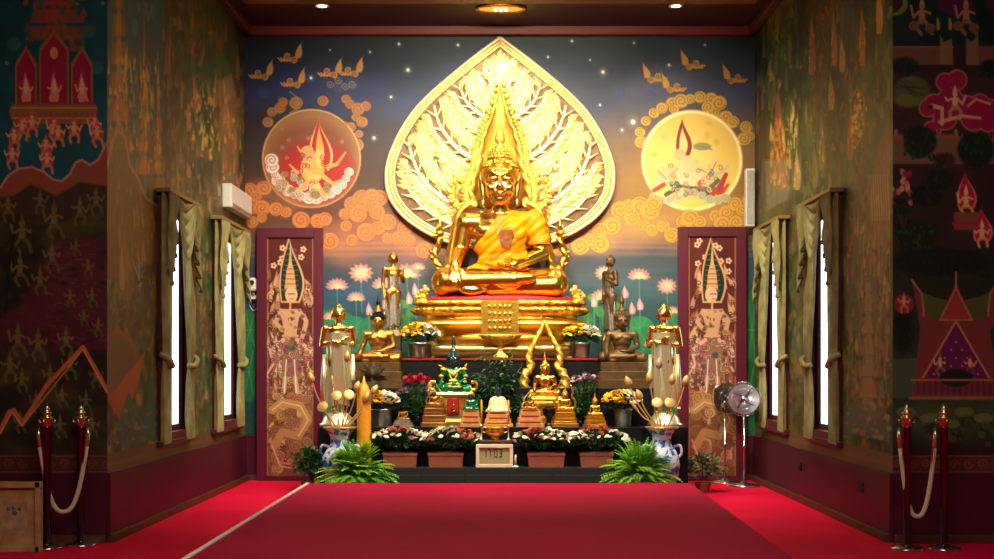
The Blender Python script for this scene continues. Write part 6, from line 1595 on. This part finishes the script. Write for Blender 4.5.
# ---------------------------------------------------------------- curtains
ZT, ZTIE, ZBOT = 2.78, 1.32, .63
def curtain_set(sg, y0, y1, label):
    t = thing('curtain_set', label, 'curtains', (sg * XW, (y0 + y1) / 2, ZBOT), 0, 'draped window curtains')
    yc = (y0 + y1) / 2; L = y1 - y0
    def V(dx, y, z): return Vector((-sg * dx, y - yc, z - ZBOT))
    MB().box(V(.06, yc, ZT - .01), (.12, L + .02, .035)).build('pelmet_board', mat('olive_wood', (138, 112, 66), .5), t, smooth=False, bevel=.004)
    zs = [ZT - .03 - i * (ZT - .03 - ZBOT) / 44 for i in range(45)]
    for side in (-1, 1):
        edge = y0 if side < 0 else y1
        def wid(z):
            w0 = L * (.30 if side < 0 else .36); wt = L * .15
            if z > ZTIE: s_ = (z - ZTIE) / (ZT - ZTIE); return wt + (w0 - wt) * s_ ** .75
            s_ = (ZTIE - z) / (ZTIE - ZBOT); return wt + (L * .22 - wt) * min(1, s_ * 1.6) ** .7
        def f(u, v):
            z = ZT - .03 - v * (ZT - .03 - ZBOT); w_ = wid(z)
            tie = math.exp(-((z - ZTIE) / .10) ** 2)
            off = L * .03 * (1 - abs(z - ZTIE) / 1.5)
            amp = .020 * (1 - .5 * tie)
            dx = .048 + amp * math.sin(u * 2 * PI * 5.5 + .6 * math.sin(z * 2)) + .006 * math.sin(u * 2 * PI * 11 + z * 3)
            return V(max(.022, dx), edge - side * (u * w_ + off), z)
        MB().grid(f, 66, 44).build('drape', drape_m, t)
        yt = edge - side * (wid(ZTIE) / 2 + L * .03)
        lp = smooth_path([V(.03, edge - side * .0, ZTIE + .07), V(.09, edge - side * wid(ZTIE) * .3, ZTIE + .03), V(.095, yt, ZTIE - .01), V(.085, edge - side * (wid(ZTIE) * .85 + L * .03), ZTIE - .03), V(.05, edge - side * (wid(ZTIE) + L * .05), ZTIE - .02)], 5)
        MB().tube(lp, .024, 8, flat=1.2).build('tieback', drape_m, t)
    # swag: overlapping horizontal folds hanging from the board
    fold = MB(); a0, a1 = y0 + L * .22, y1 - L * .22
    def sw(u, v):
        y = a0 + (a1 - a0) * u; dep = .42 * math.sin(PI * u) ** .8 + .03
        z = ZT - .02 - v * dep - .10 * v * math.sin(PI * u)
        dx = .085 + .028 * abs(math.sin(v * PI * 5 + .4 * math.cos(u * 6))) + .03 * v
        return V(dx, y, z)
    fold.grid(sw, 30, 50); fold.build('swag', drape_m, t)
    for side in (-1, 1):
        c = MB(); e = y0 if side < 0 else y1
        def cs(u, v):
            w_ = L * .22 * (1 - .25 * v); y = e - side * (.02 + u * w_)
            Lz = .78 - .42 * u
            st = .025 * math.sin(u * PI * 7)
            z = ZT - .02 - v * Lz - .03 * math.sin(u * PI * 7) * v
            return V(.10 + st + .01 * math.sin(v * 9), y, z)
        c.grid(cs, 40, 20); c.build('cascade', drape_m, t)
        h = MB(); h.tube([cs(i / 40, 1) + Vector((-sg * .004, 0, 0)) for i in range(41)], .010, 6); h.build('fringe', drape_dark, t)
curtain_set(-1, 9.64, 10.64, 'olive gold swagged curtains on the near left window')
curtain_set(-1, 11.44, 12.72, 'olive gold swagged curtains on the far left window by the mural')
curtain_set(1, 9.64, 10.68, 'olive gold swagged curtains on the near right window')
curtain_set(1, 11.42, 12.54, 'olive gold swagged curtains on the far right window behind the fans')

# ---------------------------------------------------------------- stanchions and ropes
pole_m = mat('carpet_tinted_chrome', (112, 70, 84), .22, 1, var=.1, scale=3)  # chrome tinted maroon: the red carpet's reflection is put into the colour
brass = mat('brass', (226, 200, 150), .3, 1, var=.1)
rope_m = mat('cream_rope', (206, 180, 140), .6, 0, var=.15, scale=60, bump=.3, sheen=.3)
def stanchion(px, pb, label, grp):
    Y = F * EYE / (pb - 365); H = zpx(405, Y)
    t = thing('stanchion', label, 'stanchion', mdl(px, Y, 0), 0, grp)
    MB().lathe((0, 0, 0), [(.112, 0), (.117, .006), (.11, .014), (.05, .026), (.03, .035)], 40).build('base_plate', chrome, t)
    MB().lathe((0, 0, 0), [(.028, .03), (.030, .04), (.026, .05), (.026, H - .17), (.030, H - .165), (.030, H - .155), (.02, H - .15)], 24).build('pole', pole_m, t)
    MB().lathe((0, 0, 0), [(.026, H - .155), (.036, H - .145), (.036, H - .10), (.044, H - .095), (.044, H - .085), (.03, H - .08), (.022, H - .07), (.034, H - .06), (.034, H - .05), (.016, H - .04), (.02, H - .03), (.012, H - .01), (.001, H + .01)], 24).build('finial', brass, t)
    r = MB()
    for k in range(4): 
        a = k * PI / 2; r.tube([(.036 * math.cos(a), .036 * math.sin(a), H - .12), (.055 * math.cos(a), .055 * math.sin(a), H - .125), (.058 * math.cos(a), .058 * math.sin(a), H - .10)], .006, 6)
    r.build('hooks', brass, t)
    return t.location.copy(), H
def rope(p0, p1, sag, label):
    a, b = Vector(p0), Vector(p1); c = (a + b) / 2
    t = thing('barrier_rope', label, 'rope', (c.x, c.y, 0))
    pts = []
    for i in range(33):
        s_ = i / 32; x = (s_ * 2 - 1); p = a.lerp(b, .5 + .5 * math.copysign(abs(x) ** 1.0, x)); p.z = a.z - sag * (1 - abs(x) ** 2.6)
        p.x -= 0; pts.append(p - Vector((c.x, c.y, 0)))
    MB().tube(pts[1:-1], .016, 12).build('rope_body', rope_m, t)
    for q, s_ in ((0, 1), (-1, -1)): 
        e = pts[q]; f_ = pts[3] if q == 0 else pts[-4]
        MB().tube([e + Vector((0, 0, .055)), e, f_], [.008, .016, .016], 10).build('end_cap', brass, t)
l1, H1 = stanchion(47, 548, 'barrier post by the wooden box, left of its pair, left hall wall', 'left wall barrier posts')
l2, H2 = stanchion(81, 545, 'barrier post nearer the left recess corner, right of its pair', 'left wall barrier posts')
l3, H3 = stanchion(907, 549, 'barrier post nearer the right recess corner, left of its pair', 'right wall barrier posts')
l4, H4 = stanchion(944, 549, 'barrier post farthest right, at the right hall wall', 'right wall barrier posts')
rope((l1.x - .055, l1.y - .01, .80), (l2.x + .055, l2.y - .01, .80), .55, 'sagging cream rope between the left pair of barrier posts')
rope((l3.x - .055, l3.y - .0, .80), (l4.x - .06, l4.y - .0, .80), .57, 'sagging cream rope between the right pair of barrier posts')

# ---------------------------------------------------------------- wooden box with picture
Yx = 8.0; k = Yx / F
t = thing('wooden_box', 'low light wooden box with a printed picture at the left barrier posts', 'box', mdl(-12, Yx, 0))
zt = zpx(482, Yx); w_ = 104 * k
MB().box((0, .035, zt / 2), (w_, .05, zt)).build('box_body', wood, t, smooth=False, bevel=.008)
f_ = MB(); f_.box((0, 0, zt - .02), (w_ + .02, .03, .04)); f_.box((w_ / 2 - .015, 0, zt / 2), (.035, .03, zt)); f_.box((-w_ / 2 + .015, 0, zt / 2), (.035, .03, zt)); f_.box((0, 0, .02), (w_, .03, .04)); f_.build('frame', wood, t, smooth=False, bevel=.004)
for cx_ in (26, -26):
    p_ = MB().box((cx_ * k, .012, zt * .50), (26 * k, .006, 34 * k)).build('printed_sheet', paper, t, smooth=False)
    q = MB()
    for (a, b, c_, d_) in ((-6, 8, 4, 4), (-1, 9, 4, 5), (5, 8, 4, 4), (0, 4, 5, 5)): q.ball((( cx_ + a) * k, .008, zt * .5 + b * k), (c_ * k / 2, .002, d_ * k / 2), 10, 6)
    q.build('print', mat('print_ink', (70, 50, 50), .7, 0, rgb2=(140, 90, 90), scale=60), p_)

# ---------------------------------------------------------------- wall fittings
Yq = 11.7
def ydepth(px, off=0): return (XW - off) * F / abs(px - 500)
y0, y1 = ydepth(222), ydepth(243)
t = thing('wall_heater', 'long white wall mounted unit above the far left window', 'air conditioner', (-XW, (y0 + y1) / 2, 2.93))
MB().box((.05, 0, .13), (.10, y1 - y0, .25)).build('housing', white_plastic, t, smooth=False, bevel=.012)
MB().box((.103, 0, .04), (.006, (y1 - y0) * .9, .03)).build('vent_slot', steel, t, smooth=False)
t = thing('wall_speaker', 'tall narrow white column speaker at the right end of the mural', 'speaker', (2.80, 12.9, zpx(227, 12.9)))
h_ = zpx(169, 12.9) - zpx(227, 12.9)
MB().box((0, .0, h_ / 2), (.10, .10, h_)).build('cabinet', white_plastic, t, smooth=False, bevel=.008)
MB().box((0, -.053, h_ / 2), (.08, .008, h_ * .92)).build('grille', mat('speaker_grille', (170, 168, 160), .6), t, smooth=False, bevel=.003)
MB().box((0, .07, h_ * .5), (.04, .05, .06)).build('bracket', steel, t, smooth=False)
t = thing('security_camera', 'small white wall camera on a bracket left of the left painted door', 'security camera', mdl(254, 12.97, zpx(300, 12.97)))
MB().box((0, -.02, .03), (.10, .03, .05)).build('bracket', white_plastic, t, smooth=False, bevel=.004)
c_ = MB().box((0, -.07, .17), (.075, .08, .15)).build('camera_body', white_plastic, t, smooth=False, bevel=.02)
MB().lathe((0, 0, 0), [(.026, 0), (.026, .02), (.018, .024), (.001, .022)], 20).build('lens', black_plastic, c_, loc=(0, -.108, .19)).rotation_euler = (PI / 2, 0, 0)
MB().tube([(0, -.03, .05), (0, -.04, .12)], .014, 8).build('stalk', white_plastic, t)
MB().tube(smooth_path([(.02, -.012, .01), (.05, -.012, -.06), (.0, -.012, -.12), (-.05, -.012, -.05), (-.03, -.012, .0)], 6), .004, 6).build('cable', white_plastic, t)
for (px_, z, lab) in ((864, .33, 'small dark socket low on the right maroon wall near the corner'), (803, .34, 'small dark socket low on the right maroon wall between the windows')):
    t = thing('wall_socket', lab, 'socket', (XW - .026, ydepth(px_), z)); MB().box((-.004, 0, 0), (.010, .11, .08)).build('plate', black_plastic, t, smooth=False, bevel=.003)
    MB().box((-.010, 0, 0), (.004, .05, .04)).build('outlet', bronze_black, t, smooth=False)

# ---------------------------------------------------------------- two stand fans
def fan(px_, py_, r_px, Y, label, m_bl, rz, base_px):
    k = Y / F; H = zpx(py_, Y); R = r_px * k
    t = thing('pedestal_fan', label, 'fan', mdl(px_, Y, 0), rz, None)
    MB().lathe((0, 0, 0), [(.17, 0), (.175, .008), (.16, .02), (.04, .035), (.025, .05)], 32).build('base', chrome, t)
    MB().lathe((0, 0, 0), [(.011, .04), (.011, H * .42), (.018, H * .43), (.018, H * .46), (.008, H * .47), (.008, H - .03)], 14).build('pole', chrome, t)
    MB().lathe((0, 0, 0), [(.04, 0), (.055, .02), (.055, .10), (.03, .14), (.001, .145)], 20).build('motor', black_plastic, t, loc=(0, .02, H)).rotation_euler = (-PI / 2, 0, 0)
    cg = MB()
    for q in range(36):
        a = 2 * PI * q / 36; c, s_ = math.cos(a), math.sin(a)
        cg.tube([(.02 * c, -.085, H + .02 * s_), (R * .6 * c, -.08, H + R * .6 * s_), (R * c, -.04, H + R * s_), (R * .6 * c, .015, H + R * .6 * s_), (.04 * c, .02, H + .04 * s_)], .0016, 4)
    for rr, y in ((R, -.04), (R * .6, -.08), (R * .3, -.084)): cg.tube([(rr * math.cos(a), y, H + rr * math.sin(a)) for a in [2 * PI * j / 40 for j in range(41)]], .003, 5)
    cg.build('guard', chrome, t)
    for q in range(4):
        bl = MB()
        def f(u, v):
            a = q * 2 * PI / 4 + (v - .5) * 1.75 * (.55 + .45 * u) + u * .3; rr = R * (.12 + .78 * u)
            return Vector((rr * math.cos(a), -.04 + .035 * (v - .5), H + rr * math.sin(a)))
        bl.grid(f, 8, 10).build('blade', m_bl, t)
    MB().ball((0, -.09, H), (.03, .012, .03)).build('hub_cap', chrome, t)
blade_m = mat('metal_blade', (200, 200, 212), .3, .8, var=.1); blade_d = mat('smoked_blade', (96, 84, 76), .3, .6, var=.2)
fan(744, 399, 17, 12.35, 'chrome pedestal fan with shiny silver blades in the right corner', blade_m, -.25, 487)
fan(725, 398, 16.5, 12.68, 'smoky dark pedestal fan just behind the silver fan', blade_d, .3, 485)
